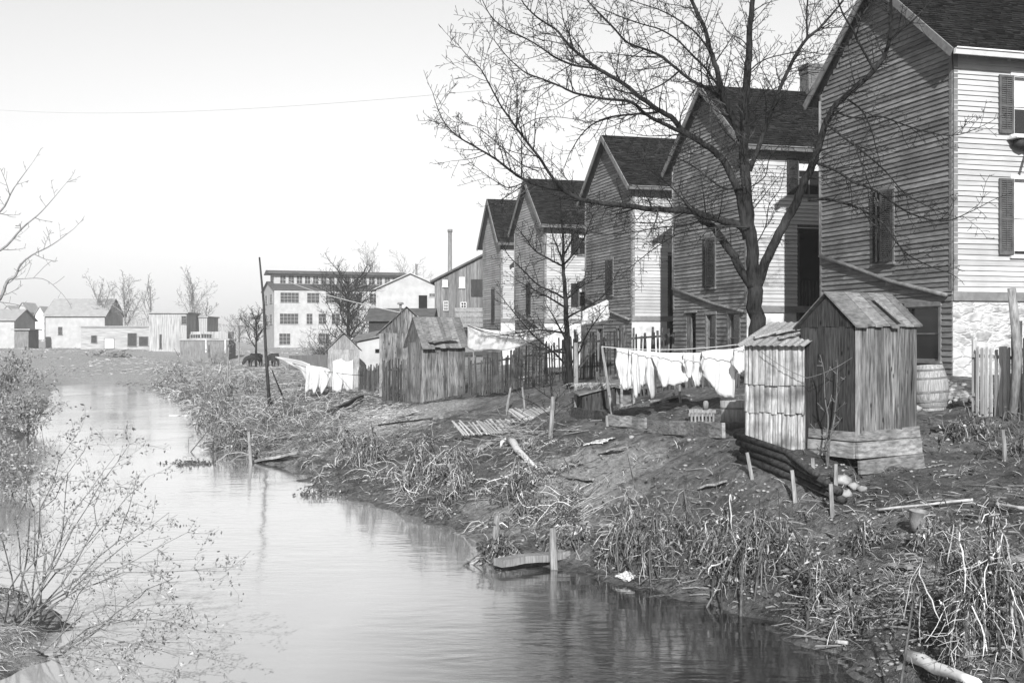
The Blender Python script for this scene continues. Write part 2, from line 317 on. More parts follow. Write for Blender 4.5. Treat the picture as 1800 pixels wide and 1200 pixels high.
def water_mat():
    m, nt, out = nodes('creek_water'); N = nt.nodes.new; L = nt.links.new
    tc = N('ShaderNodeTexCoord')
    def nz(s, d, st):
        mp = N('ShaderNodeMapping'); mp.inputs['Scale'].default_value = st; L(tc.outputs['Object'], mp.inputs[0])
        n = N('ShaderNodeTexNoise'); n.inputs['Scale'].default_value = s; n.inputs['Detail'].default_value = d; L(mp.outputs[0], n.inputs['Vector']); return n
    a = nz(.9, 3, (.55,1.3,1)); b = nz(3.2, 4, (.6,1.5,1)); k = nz(.25, 2, (1,.6,1))
    kr = N('ShaderNodeMapRange'); kr.inputs[1].default_value = .42; kr.inputs[2].default_value = .62; kr.inputs[3].default_value = .15; kr.inputs[4].default_value = 1.0; L(k.outputs[0], kr.inputs[0])
    s1 = N('ShaderNodeMath'); s1.operation = 'MULTIPLY_ADD'; L(b.outputs[0], s1.inputs[0]); s1.inputs[1].default_value = .6; L(a.outputs[0], s1.inputs[2])
    # the current breaks into riffles over the shallows along the near right bank
    sx = N('ShaderNodeSeparateXYZ'); L(tc.outputs['Object'], sx.inputs[0])
    gx = N('ShaderNodeMapRange'); gx.inputs[1].default_value = -2.5; gx.inputs[2].default_value = 1.5; gx.inputs[3].default_value = 0; gx.inputs[4].default_value = .45; L(sx.outputs[0], gx.inputs[0])
    gy = N('ShaderNodeMapRange'); gy.inputs[1].default_value = 13; gy.inputs[2].default_value = 21; gy.inputs[3].default_value = 1; gy.inputs[4].default_value = 0; L(sx.outputs[1], gy.inputs[0])
    rf = N('ShaderNodeMath'); rf.operation = 'MULTIPLY'; L(gx.outputs[0], rf.inputs[0]); L(gy.outputs[0], rf.inputs[1])
    am = N('ShaderNodeMath'); L(kr.outputs[0], am.inputs[0]); L(rf.outputs[0], am.inputs[1])
    s2 = N('ShaderNodeMath'); s2.operation = 'MULTIPLY'; L(s1.outputs[0], s2.inputs[0]); L(am.outputs[0], s2.inputs[1])
    bp = N('ShaderNodeBump'); bp.inputs['Strength'].default_value = .38; bp.inputs['Distance'].default_value = .04; L(s2.outputs[0], bp.inputs['Height'])
    df = N('ShaderNodeBsdfDiffuse'); sg = N('ShaderNodeMath'); sg.operation = 'MULTIPLY_ADD'; L(k.outputs[0], sg.inputs[0]); sg.inputs[1].default_value = 3; L(sx.outputs[0], sg.inputs[2])   # body colour paler at the left, sky glare painted in
    sv = N('ShaderNodeMapRange'); sv.inputs[1].default_value = 2.2; sv.inputs[2].default_value = -.8; sv.inputs[3].default_value = .012; sv.inputs[4].default_value = .34; L(sg.outputs[0], sv.inputs[0]); L(sv.outputs[0], df.inputs[0])
    gl = N('ShaderNodeBsdfGlossy'); gl.inputs['Roughness'].default_value = .09; gl.inputs[0].default_value = (.93,.93,.93,1)
    L(bp.outputs[0], gl.inputs['Normal'])
    lw = N('ShaderNodeLayerWeight'); lw.inputs[0].default_value = .5; L(bp.outputs[0], lw.inputs['Normal'])
    mr = N('ShaderNodeMapRange'); mr.inputs[1].default_value = .67; mr.inputs[2].default_value = .91; mr.inputs[3].default_value = .12; mr.inputs[4].default_value = .97; L(lw.outputs['Facing'], mr.inputs[0])
    mx = N('ShaderNodeMixShader'); L(mr.outputs[0], mx.inputs[0]); L(df.outputs[0], mx.inputs[1]); L(gl.outputs[0], mx.inputs[2])
    L(mx.outputs[0], out.inputs[0]); return m
w = MB(); w.face([(-60,-29,0),(20,-29,0),(20,110,0),(-60,110,0)]); tag(w.build('water', water_mat()), kind='structure')
# sun, sky, camera
SUN_EL = math.radians(29); TR = Vector((.035, 1, 0)).normalized()
sd = Vector((TR.x*math.cos(SUN_EL), TR.y*math.cos(SUN_EL), -math.sin(SUN_EL)))
sl = bpy.data.lights.new('sun', 'SUN'); sl.energy = 5.0; sl.angle = math.radians(.5); sl.color = (1,1,1)
so = bpy.data.objects.new('sun', sl); C.objects.link(so); so.rotation_euler = sd.to_track_quat('-Z','Y').to_euler()
wd = bpy.data.worlds.new('World'); bpy.context.scene.world = wd; wd.use_nodes = True; nt = wd.node_tree
bg = nt.nodes['Background']; sk = nt.nodes.new('ShaderNodeTexSky'); sk.sky_type = 'NISHITA'; sk.sun_disc = False
sk.sun_elevation = SUN_EL; sk.sun_rotation = math.atan2(-TR.x, -TR.y); sk.dust_density = 0; sk.air_density = 1.3; sk.ozone_density = 0
sp = nt.nodes.new('ShaderNodeSeparateColor'); nt.links.new(sk.outputs[0], sp.inputs[0])   # a plate of the time records the blue light only
nt.links.new(sp.outputs[2], bg.inputs[0]); bg.inputs[1].default_value = .082
cd = bpy.data.cameras.new('camera'); co = bpy.data.objects.new('camera', cd); C.objects.link(co); co.location = (0,0,CH); co.rotation_euler = (PI/2,0,0)
cd.sensor_width = 36; cd.lens = 36*F/1800; cd.shift_y = -(600-HZ)/1800; cd.clip_end = 3000; bpy.context.scene.camera = co
S = bpy.context.scene; S.view_settings.view_transform = 'Standard'; S.view_settings.look = 'None'; S.view_settings.exposure = .7; S.view_settings.gamma = 1
S.cycles.max_bounces = 6; S.cycles.use_denoising = True
try: S.cycles.volume_step_rate = 4; S.cycles.volume_max_steps = 64
except Exception: pass
HAZE = .0006
if HAZE:
    hb = MB(); hb.box(-420,420,-60,620,-3,34)
    m, nt, out = nodes('haze_air'); pv = nt.nodes.new('ShaderNodeVolumePrincipled'); pv.inputs['Color'].default_value = (.95,.95,.95,1); pv.inputs['Density'].default_value = HAZE; pv.inputs['Anisotropy'].default_value = 0
    nt.links.new(pv.outputs[0], out.inputs['Volume']); ho = hb.build('haze', m); tag(ho, kind='stuff')
# far hills
for (nm, x0, x1, Y, h) in [('hill', -290, -60, 390, 10), ('hill', -120, 240, 420, 5)]:
    hm = MB(); n = 60; rows = 8; i0 = 0
    for r in range(rows+1):
        for i in range(n+1):
            u = i/n; x = x0+(x1-x0)*u; t = r/rows
            hh = h*math.sin(PI*min(1,max(0,u)))**.6*math.sin(PI/2*t)*(1+.25*noise.noise(Vector((x*.02,3,t))))+noise.noise(Vector((x*.3,r,2)))*1.2*t
            hm.v.append((x, Y+t*70, 1.5+max(0,hh)))
    for r in range(rows):
        for i in range(n):
            a = r*(n+1)+i; hm.f.append((a,a+1,a+n+2,a+n+1))
    tag(hm.build(nm, mat('wooded_hill', .22, .4, .4, bump=.5, bdist=.5)), kind='structure')
# ------------------------------------------------------------------ the five frame houses
def clap(mb, o, ud, nd, w0, w1, z0, z1, top, opens, ex=.128, seed=0):
    """clapboards: o origin, ud along the wall, nd outward; top(u) gives the wall height there; opens = (u0,u1,z0,z1)"""
    rr = random.Random(seed); z = z0
    while z < z1:
        zh = min(z+ex, z1)
        zm = (z+zh)/2
        # interval under the gable
        lo, hi = w0, w1
        if top:
            us = [w0+(w1-w0)*i/60 for i in range(61)]; ok = [u for u in us if top(u) >= zh]
            if len(ok) < 2: break
            lo, hi = ok[0], ok[-1]
        segs = [(lo,hi)]
        for (a,b,c,d) in opens:
            if c-.02 < zm < d+.02:
                ns = []
                for s in segs:
                    if b <= s[0] or a >= s[1]: ns.append(s)
                    else:
                        if a > s[0]: ns.append((s[0],a))
                        if b < s[1]: ns.append((b,s[1]))
                segs = ns
        for (a,b) in segs:
            # split into boards
            cuts = [a]; 
            while cuts[-1]+3.2 < b: cuts.append(cuts[-1]+rr.uniform(2.0,3.4))
            cuts.append(b)
            for c0, c1 in zip(cuts[:-1], cuts[1:]):
                if c1-c0 < .02: continue
                j0, j1 = rr.uniform(-.012,.012), rr.uniform(-.012,.012); th = .034+rr.uniform(0,.01)
                A = o+ud*c0; B = o+ud*(c1-.002)
                p = [A+nd*th+Vector((0,0,z+j0)), B+nd*th+Vector((0,0,z+j1)), B+nd*.004+Vector((0,0,zh+.012)), A+nd*.004+Vector((0,0,zh+.012))]
                q = [A+Vector((0,0,z+j0)), B+Vector((0,0,z+j1))]
                mb.face(p); mb.face([q[1],q[0]][::-1] and [q[0],q[1],p[1],p[0]]); mb.face([q[0],p[0],p[3]]); mb.face([q[1],p[2],p[1]])
        z = zh
def shutter(root, o, ud, nd, u, z0, z1, w, m, tilt=0, name='shutter'):
    """louvred shutter hinged at u, leaf running +w along ud (or -w), swung out by tilt"""
    s = 1 if w > 0 else -1; w = abs(w); d = (ud*s*math.cos(tilt)+nd*math.sin(tilt)); n = d.cross(Vector((0,0,1)))*(-1)
    if n.dot(nd) < 0: n = -n
    b = MB(); O = o+ud*u+nd*.05
    def bx(a0,a1,c0,c1,t0=0,t1=.035):
        b.hexa([O+d*a0+n*t0+Vector((0,0,c0)),O+d*a1+n*t0+Vector((0,0,c0)),O+d*a1+n*t1+Vector((0,0,c0)),O+d*a0+n*t1+Vector((0,0,c0)),
                O+d*a0+n*t0+Vector((0,0,c1)),O+d*a1+n*t0+Vector((0,0,c1)),O+d*a1+n*t1+Vector((0,0,c1)),O+d*a0+n*t1+Vector((0,0,c1))])
    st = .055; mid = z0+(z1-z0)*.47
    bx(0,st,z0,z1); bx(w-st,w,z0,z1); bx(st,w-st,z0,z0+.1); bx(st,w-st,z1-.06,z1); bx(st,w-st,mid-.03,mid+.03)
    for (a,c) in ((z0+.1,mid-.03),(mid+.03,z1-.06)):
        k = max(4,int((c-a)/.05)); 
        for i in range(k):
            z = a+(i+.5)*(c-a)/k; h = .014
            b.hexa([O+d*st+n*.004+Vector((0,0,z+h)),O+d*(w-st)+n*.004+Vector((0,0,z+h)),O+d*(w-st)+n*.03+Vector((0,0,z-h)),O+d*st+n*.03+Vector((0,0,z-h)),
                    O+d*st+n*.004+Vector((0,0,z+h+.008)),O+d*(w-st)+n*.004+Vector((0,0,z+h+.008)),O+d*(w-st)+n*.03+Vector((0,0,z-h+.008)),O+d*st+n*.03+Vector((0,0,z-h+.008))])
        bx(w/2-.006,w/2+.006,a,c,.03,.04)
    # a thin board behind the louvres keeps the light out as paint-clogged slats do
    return b.build(name, M[m], root)
def window(root, o, ud, nd, u0, u1, z0, z1, blind=0, trim='trim', split=True, label=None):
    fr = MB(); Z = lambda z: Vector((0,0,z))
    def bx(b, a0,a1,t0,t1,c0,c1):
        b.hexa([o+ud*a0+nd*t0+Z(c0),o+ud*a1+nd*t0+Z(c0),o+ud*a1+nd*t1+Z(c0),o+ud*a0+nd*t1+Z(c0),o+ud*a0+nd*t0+Z(c1),o+ud*a1+nd*t0+Z(c1),o+ud*a1+nd*t1+Z(c1),o+ud*a0+nd*t1+Z(c1)])
    t = .09
    bx(fr,u0-t,u0,-.02,.045,z0,z1); bx(fr,u1,u1+t,-.02,.045,z0,z1); bx(fr,u0-t-.02,u1+t+.02,-.02,.06,z1,z1+.11)
    f = fr.build('window', M[trim], root)
    si = MB(); bx(si,u0-t-.04,u1+t+.04,-.02,.1,z0-.06,z0); si.build('sill', M[trim], f)
    sa = MB(); g = .035
    for (a0,a1,c0,c1) in ((u0,u0+g,z0,z1),(u1-g,u1,z0,z1),(u0+g,u1-g,z0,z0+g*1.4),(u0+g,u1-g,z1-g,z1),(u0+g,u1-g,(z0+z1)/2-g/2,(z0+z1)/2+g/2)): bx(sa,a0,a1,-.06,-.03,c0,c1)
    if split: bx(sa,(u0+u1)/2-.012,(u0+u1)/2+.012,-.055,-.035,z0+g*1.4,z1-g)
    sa.build('sash', M[trim], f)
    gl = MB(); bx(gl,u0,u1,-.075,-.065,z0,z1); gl.build('pane', M['glass'], f)
    if blind:
        bl = MB(); bx(bl,u0+g,u1-g,-.064,-.061,z1-(z1-z0)*blind,z1-g); bl.build('blind', M['curtain'], f)
    return f
def roofplane(mb, a, b, up, n, L1, L2, ex=.14, seed=0, th=.04):
    """shingle courses: a->b eave edge, up the slope vector (full), n normal"""
    rr = random.Random(seed); dv = (b-a); L = dv.length; dv.normalize(); UL = up.length; ud = up.normalized(); k = int(UL/ex)+1
    for r in range(k):
        s0 = r*UL/k; s1 = (r+1)*UL/k; x = 0; w = []
        while x < L: w.append(x); x += rr.uniform(.12,.3)
        w.append(L); sag = [.02*noise.noise(Vector((q*.8, r*.35, seed))) for q in w]
        for i in range(len(w)-1):
            h = th*(.6+.9*rr.random()); e = rr.uniform(-.014,.012); e2 = e+rr.uniform(-.006,.006)
            A = a+dv*w[i]; B = a+dv*(w[i+1]-.004)
            p0 = A+ud*(s0+e)+n*(h+sag[i]); p1 = B+ud*(s0+e2)+n*(h+sag[i+1]); p2 = B+ud*(s1+.02)+n*.006; p3 = A+ud*(s1+.02)+n*.006
            mb.face([p0,p1,p2,p3]); mb.face([A+ud*(s0+e),B+ud*(s0+e2),p1,p0])
            mb.face([A+ud*(s0+e),p0,p3]); mb.face([B+ud*(s0+e2),p2,p1])
ANG = math.atan(.28); VX = Vector((math.cos(ANG), math.sin(ANG), 0)); UY = Vector((-math.sin(ANG), math.cos(ANG), 0))
def house(px, t, W, py_base, py_eave, py_peak, zg, label, gwin, fwin, porch=None, basement='plaster', pipe=None, L=9.5, paint='paint_worn_shaded', chim=None, seed=1, bwin=(), gf=None, ex=.128):
    X0 = 10.62-.28*t; Y0 = 27.4+t; o = Vector((X0, Y0, 0)); zz = lambda y: CH+(HZ-y)*Y0/F
    zb, ze = zz(py_base), zz(py_eave); rz = CH+(HZ-py_peak)*(Y0+W/2*.963-.1)/F
    root = thing('frame_house', (X0,Y0,zg), label, 'house', ANG, 'frame houses in the row along the creek')
    mid = W/2; eo = .42; go = .3; slope = (rz-ze)/(mid+eo)                  # the eave height is that of the overhanging edge
    zw = ze+slope*eo                                                # wall top under the roof
    top = lambda u: zw+slope*(mid-abs(u-mid))-.05
    Z = lambda z: Vector((0,0,z))
    # body behind the boards
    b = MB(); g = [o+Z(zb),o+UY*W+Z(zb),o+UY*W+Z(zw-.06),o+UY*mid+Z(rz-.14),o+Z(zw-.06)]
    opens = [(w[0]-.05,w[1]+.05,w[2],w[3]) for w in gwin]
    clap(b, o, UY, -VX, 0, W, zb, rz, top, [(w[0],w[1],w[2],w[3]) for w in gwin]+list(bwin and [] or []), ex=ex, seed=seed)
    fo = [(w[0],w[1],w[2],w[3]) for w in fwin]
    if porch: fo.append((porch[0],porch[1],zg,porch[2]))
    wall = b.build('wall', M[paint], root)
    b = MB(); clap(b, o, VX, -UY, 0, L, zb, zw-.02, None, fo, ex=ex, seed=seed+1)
    b.build('front_wall', M['paint'], root)
    # inner core set a little behind the boards; porch left as a real recess
    c = MB(); q = .1; dp = 1.5
    def core(x0,x1,y0,y1,z0,z1):
        A = [o+VX*x0+UY*y0, o+VX*x1+UY*y0, o+VX*x1+UY*y1, o+VX*x0+UY*y1]; c.hexa([p+Z(z0) for p in A]+[p+Z(z1) for p in A])
    if porch:
        core(q,porch[0],q,W,zg-.3,zw-.1); core(porch[0],porch[1],dp,W,zg-.3,porch[2]); core(porch[0],porch[1],q,W,porch[2],zw-.1); core(porch[1],L,q,W,zg-.3,zw-.1)
    else: core(q,L,q,W,zg-.3,zw-.1)
    c.hexa([o+VX*q+UY*q+Z(zw-.1),o+VX*L+UY*q+Z(zw-.1),o+VX*L+UY*(W)+Z(zw-.1),o+VX*q+UY*W+Z(zw-.1), o+VX*q+UY*(mid-.05)+Z(rz-.25),o+VX*L+UY*(mid-.05)+Z(rz-.25),o+VX*L+UY*(mid+.05)+Z(rz-.25),o+VX*q+UY*(mid+.05)+Z(rz-.25)])
    c.build('framework', M['dark'], root)
    # jambs where the boards stop: backing sheets right behind the clapboards
    bk = MB(); hb_ = lambda p: p
    tr = MB(); cw = .11
    def post(p, d1, d2, z0, z1): # corner board
        for (d,n_) in ((d1,-d2),(d2,-d1)):
            A = p+n_*.0; tr.hexa([A+n_*.036+Z(z0),A+d*cw+n_*.036+Z(z0),A+d*cw+Z(z0),A+Z(z0),A+n_*.036+Z(z1),A+d*cw+n_*.036+Z(z1),A+d*cw+Z(z1),A+Z(z1)])
    post(o-VX*0-UY*0, VX, UY, zb, zw-.1)
    A = o+UY*(W-cw); n_ = -VX; tr.hexa([A+n_*.036+Z(zb),A+UY*cw+n_*.036+Z(zb),A+UY*cw+Z(zb),A+Z(zb),A+n_*.036+Z(zw-.1),A+UY*cw+n_*.036+Z(zw-.1),A+UY*cw+Z(zw-.1),A+Z(zw-.1)])
    # water table on the front
    A = o-UY*.03; tr.hexa([A+Z(zb-.22),A+VX*L+Z(zb-.22),A+VX*L+UY*.1+Z(zb-.22),A+UY*.1+Z(zb-.22),A+Z(zb),A+VX*L+Z(zb),A+VX*L+UY*.1+Z(zb),A+UY*.1+Z(zb)])
    tr.build('corner_board', M['trim'], root)
    # foundation
    fm = MB(); f0, f1 = (0, L); inset = .03
    segs = [(0,L)] if not porch else [(0,porch[0]),(porch[1],L)]
    fop = [w for w in fwin if w[2] < zb]
    for (a,bb) in segs:
        A = [o+VX*a+UY*inset,o+VX*bb+UY*inset,o+VX*bb+UY*.3,o+VX*a+UY*.3]; fm.hexa([p+Z(zg-.5) for p in A]+[p+Z(zb-.2) for p in A])
    fm.build('foundation', M[basement], root)
    # basement storey of the gable wall: boards with openings
    bm_ = MB()
    clap(bm_, o, UY, -VX, 0, W, zg-.2, zb, None, [(w[0],w[1],w[2],w[3]) for w in bwin], ex=ex*1.15, seed=seed+5)
    bm_.build('basement_wall', M['paint_worn_shaded'], root)
    for w in bwin:
        if w[4] == 'door':
            d = MB(); A = o+UY*w[0]-VX*.02; d.hexa([o+UY*w[0]+Z(w[2]),o+UY*w[0]+UY*.04+Z(w[2]),o+UY*w[0]+UY*.04-VX*.02+Z(w[2]),o+UY*w[0]-VX*.02+Z(w[2]),o+UY*w[0]+Z(w[3]),o+UY*w[0]+UY*.04+Z(w[3]),o+UY*w[0]+UY*.04-VX*.02+Z(w[3]),o+UY*w[0]-VX*.02+Z(w[3])])
            hw = (w[1]-w[0])*.5; E = o+UY*(w[1]-.01); Dd = (-UY*.8-VX*-.0).normalized()
            d.hexa([E+Z(w[2]),E+Dd*hw+Z(w[2]),E+Dd*hw+VX*.05+Z(w[2]),E+VX*.05+Z(w[2]),E+Z(w[3]),E+Dd*hw*.8+Z(w[3]),E+Dd*hw*.8+VX*.05+Z(w[3]),E+VX*.05+Z(w[3])])
            dd = d.build('door', M['wood'], root)
            l = MB(); l.hexa([o+UY*(w[0]-.1)+Z(w[3]),o+UY*(w[1]+.1)+Z(w[3]),o+UY*(w[1]+.1)-VX*.08+Z(w[3]),o+UY*(w[0]-.1)-VX*.08+Z(w[3]),o+UY*(w[0]-.1)+Z(w[3]+.09),o+UY*(w[1]+.1)+Z(w[3]+.09),o+UY*(w[1]+.1)-VX*.06+Z(w[3]+.07),o+UY*(w[0]-.1)-VX*.06+Z(w[3]+.07)])
            l.build('lintel', M['trim'], dd)
        else: window(root, o, UY, -VX, w[0], w[1], w[2], w[3], 0, 'trim', split=False)
    # roof
    rf = MB(); sl_ = math.sqrt((mid+eo)**2+(rz-ze)**2)
    e0 = o-VX*go-UY*eo+Z(ze); e1 = o+VX*(L+go)-UY*eo+Z(ze); upv = UY*(mid+eo)+Z(rz-ze); n1 = (VX.cross(upv.normalized())); n1 = n1 if n1.z > 0 else -n1
    roofplane(rf, e0, e1, upv, n1, 0, 0, seed=seed)
    k0 = o-VX*go+UY*(W+eo)+Z(ze); k1 = o+VX*(L+go)+UY*(W+eo)+Z(ze); upk = -UY*(mid+eo)+Z(rz-ze); n2 = VX.cross(upk.normalized()); n2 = n2 if n2.z > 0 else -n2
    roofplane(rf, k0, k1, upk, n2, 0, 0, seed=seed+3, ex=.3)
    r = rf.build('roof', M['shingle'], root)
    dk = MB(); th = .07
    for (a_,b_,u_,n_) in ((e0,e1,upv,n1),(k0,k1,upk,n2)):
        dk.hexa([a_-n_*th,b_-n_*th,b_-n_*th+u_,a_-n_*th+u_,a_-n_*.004,b_-n_*.004,b_-n_*.004+u_,a_-n_*.004+u_])
    dk.build('roof_decking', M['wood_dark'], r)
    rk = MB()
    for (a_,u_,n_) in ((e0,upv,n1),(k0,upk,n2)):
        rk.beam(a_-VX*.02-n_*.08, a_+u_-VX*.02-n_*.08, .04, .2, up=n_)
    rk.build('rake_board', M['trim'], r)
    # frieze under the gable and rafter tails at the eave
    rt = MB(); x = .1
    while x < L:
        A = o+VX*x-UY*(eo-.02)+Z(ze-.13); rt.beam(A, A+UY*eo+Z(slope*eo), .06, .1); x += .6
    rt.build('rafter_tail', M['trim'], r)
    gu = MB(); pr = []
    g0 = e0-UY*.06-Z(.02); g1 = e1-UY*.06-Z(.02)
    for (a,bz,c_) in ((0,-.10,.012),(-.05,-.06,.012),(-.08,.0,.015)):
        pass
    gu.hexa([g0+Z(-.1),g1+Z(-.1),g1+UY*.06+Z(-.1),g0+UY*.06+Z(-.1),g0-UY*.06+Z(.03),g1-UY*.06+Z(.03),g1+UY*.05+Z(.03),g0+UY*.05+Z(.03)])
    gu.beam(g0-UY*.07+Z(.035), g1-UY*.07+Z(.035), .03, .03)
    gu.build('gutter', M['trim_white' if gf else 'trim'], r)
    for w in gwin:
        window(root, o, UY, -VX, w[0], w[1], w[2], w[3])
        shutter(root, o, UY, -VX, w[0]-.02, w[2]+.02, w[3], w[4], w[6], w[7]); shutter(root, o, UY, -VX, w[1]+.02, w[2]+.02, w[3], w[5], w[6], w[8])
    for w in fwin:
        window(root, o, VX, -UY, w[0], w[1], w[2], w[3], w[5], 'trim_white' if gf else 'trim')
        shutter(root, o, VX, -UY, w[0]-.04, w[2]+.02, w[3], -.42, w[4])
        if len(w) > 6: shutter(root, o, VX, -UY, w[1]+.04, w[2]+.02, w[3], .42, w[4])
    if pipe:
        (u1,z1,u2,z2) = pipe; pm = MB(); D = -VX*.09
        pts = [o+D+UY*u1+Z(zw-.3), o+D+UY*u1+Z(z1+.05)]; 
        pts2 = [o+D+UY*u1+Z(z1), o+D+UY*(u1*.72+u2*.28)+Z(z1*.70+z2*.30), o+D+UY*(u1*.4+u2*.6)+Z(z1*.33+z2*.67), o+D+UY*u2+Z(z2)]
        pm.tube(pts, .035, 8); pm.tube(pts2, .055, 8)
        pm.build('drain_pipe', M['metal'], root, smooth=True)
    if porch:
        # lattice and a post at the mouth of the recess, a floor half way
        pm = MB(); x0,x1,zt = porch
        A = o+VX*x0-UY*.04; 
        for z in (zb-.1,): pm.hexa([o+VX*x0+UY*.12+Z(z),o+VX*x1+UY*.12+Z(z),o+VX*x1+UY*dp+Z(z),o+VX*x0+UY*dp+Z(z),o+VX*x0+UY*.12+Z(z+.08),o+VX*x1+UY*.12+Z(z+.08),o+VX*x1+UY*dp+Z(z+.08),o+VX*x0+UY*dp+Z(z+.08)])
        pm.beam(o+VX*(x0+.05)+UY*.05+Z(zg), o+VX*(x0+.05)+UY*.05+Z(zt), .1,.1)
        pm.beam(o+VX*(x0)+UY*.02+Z(zt+.05), o+VX*(x1)+UY*.02+Z(zt+.05), .1,.14)
        for i in range(12):
            u = x0+.1+i*(x1-x0-.1)/12; pm.beam(o+VX*u+UY*.07+Z(zb), o+VX*u+UY*.07+Z(zb+.85), .03,.03)
        pm.build('porch', M['wood_dark'], root)
    if chim:
        cm = MB(); (x,s,zt) = chim; p = o+VX*x+UY*mid
        def cb(h, z0, z1):
            A = [p-VX*h-UY*h,p+VX*h-UY*h,p+VX*h+UY*h,p-VX*h+UY*h]; cm.hexa([v+Z(z0) for v in A]+[v+Z(z1) for v in A])
        cb(s/2, rz-.7, zt-.3); cb(s/2+.03, zt-.3, zt-.12); cb(s/2+.06, zt-.12, zt)
        cm.build('chimney', M['brick'], r)
    return root, o
# H1 nearest, to H5 farthest
h1, o1 = house(1676, 0, 6.0, 512, 95, -41, 2.2, 'nearest white clapboard house, on a rubble stone basement, beside the big outhouse',
    [(2.42,3.22,5.3,7.2,.34,-.34,'shutter',.5,.35)], [(1.72,2.6,5.32,7.2,'shutter_pale',.93,1),(1.72,2.6,8.28,9.72,'shutter_pale',.55,1)], basement='stone',
    pipe=(5.9,5.7,.12,4.35), gf=True, seed=11, bwin=[(.5,1.75,2.75,4.1,'win')])
h2, o2 = house(1312, 10.2, 5.96, 537, 260, 150, 2.1, 'second clapboard house from the near end, brick chimney on its ridge, behind the big tree',
    [(2.35,3.2,5.1,6.85,.4,-.4,'shutter',.25,.2)], [(1.9,2.75,8.1,9.3,'shutter',.3)], porch=(1.85,3.6,7.0), pipe=(5.85,5.2,.1,4.2), chim=(4.15,.62,13.25), seed=21,
    bwin=[(3.9,4.75,2.1,4.25,'door'),(2.3,3.0,2.5,4.15,'win'),(.5,1.3,2.5,4.15,'win')], ex=.13)
h3, o3 = house(1110, 20.05, 5.76, 555, 330, 238, 1.95, 'middle clapboard house of the row, its steep gable rising over the far picket fence',
    [(2.2,2.95,5.2,6.75,.36,-.36,'shutter',.3,.25)], [], porch=(1.6,3.6,6.8), pipe=(5.6,5.2,.1,4.1), seed=31, bwin=[(3.4,4.1,2.3,3.75,'win'),(.9,1.6,2.3,3.75,'win')], ex=.135)
h4, o4 = house(955, 31.9, 5.6, 560, 397, 314, 1.8, 'fourth clapboard house from the near end, seen behind the small bare tree',
    [(2.4,3.15,4.6,6.3,.36,-.36,'shutter',.3,.25)], [(1.9,2.8,4.95,6.2,'shutter',.35,1),(1.9,2.8,7.7,9.1,'shutter',.35,1)], pipe=(5.4,5.0,.1,3.8), seed=41, paint='paint_hazed', L=9, ex=.14)
h5, o5 = house(880, 40.3, 4.3, 560, 428, 350, 1.7, 'farthest and narrowest clapboard house, next to the grey board barn',
    [(1.3,1.95,4.3,6.3,.3,-.3,'shutter',.3,.25)], [], seed=51, paint='paint_hazed', L=8, ex=.14)
# shelf with a bundle and a pole under the upper window of the nearest house
def P1(x, n, z): return Vector((o1.x,o1.y,0))+VX*x-UY*n+Vector((0,0,z))
sh = thing('window_shelf', P1(1.8,.1,8.1), 'small shelf with dark cloth and a pole below the upper window of the nearest house', 'shelf', ANG)
b = MB(); b.beam(P1(1.5,.22,8.17), P1(2.7,.22,8.17), .36,.04, up=Vector((0,0,1))); b.build('board', M['trim_white'], sh)
b = MB(); b.beam(P1(2.0,.3,8.1), P1(1.7,.5,7.55), .05,.05); b.build('pole', M['post'], sh)
b = MB()
for k in range(4): b.rock(P1(1.75+.22*k,.2,8.05-.02*k), .16, .8, k)
b.build('bundle', M['shutter'], sh, smooth=True)
# ------------------------------------------------------------------ outhouses and sheds
def frame_pt(o, ang):
    ux = Vector((math.cos(ang), math.sin(ang), 0)); uy = Vector((-math.sin(ang), math.cos(ang), 0))
    return lambda x,y,z: Vector((o.x,o.y,0))+ux*x+uy*y+Vector((0,0,z))
def boards(b, T, x0, x1, y, z0, zt, side, rr, bw=.16, th=.022, wob=.02):
    """upright boards along local x (side 0) or local y (side 1); zt(u) = height at u"""
    u = x0
    while u < x1-.02:
        w = min(bw*rr.uniform(.75,1.35), x1-u)
        if x1-u-w < .05: w = x1-u
        a, c = u+.003, u+w-.004; d = rr.uniform(-.006,.006); zb = z0+rr.uniform(-wob,wob)
        if side == 0: q = [(a,y-th+d),(c,y-th+d+rr.uniform(-.004,.004)),(c,y+.004),(a,y+.004)]
        else: q = [(y+.004,a),(y-th+d,a),(y-th+d,c),(y+.004,c)]; q = [(y-th+d,c),(y-th+d,a),(y+.004,a),(y+.004,c)]
        hs = [zt(a),zt(c),zt(c),zt(a)] if side == 0 else [zt(c),zt(a),zt(a),zt(c)]
        b.hexa([T(q[i][0],q[i][1],zb) for i in range(4)]+[T(q[i][0],q[i][1],hs[i]) for i in range(4)])
        u += w
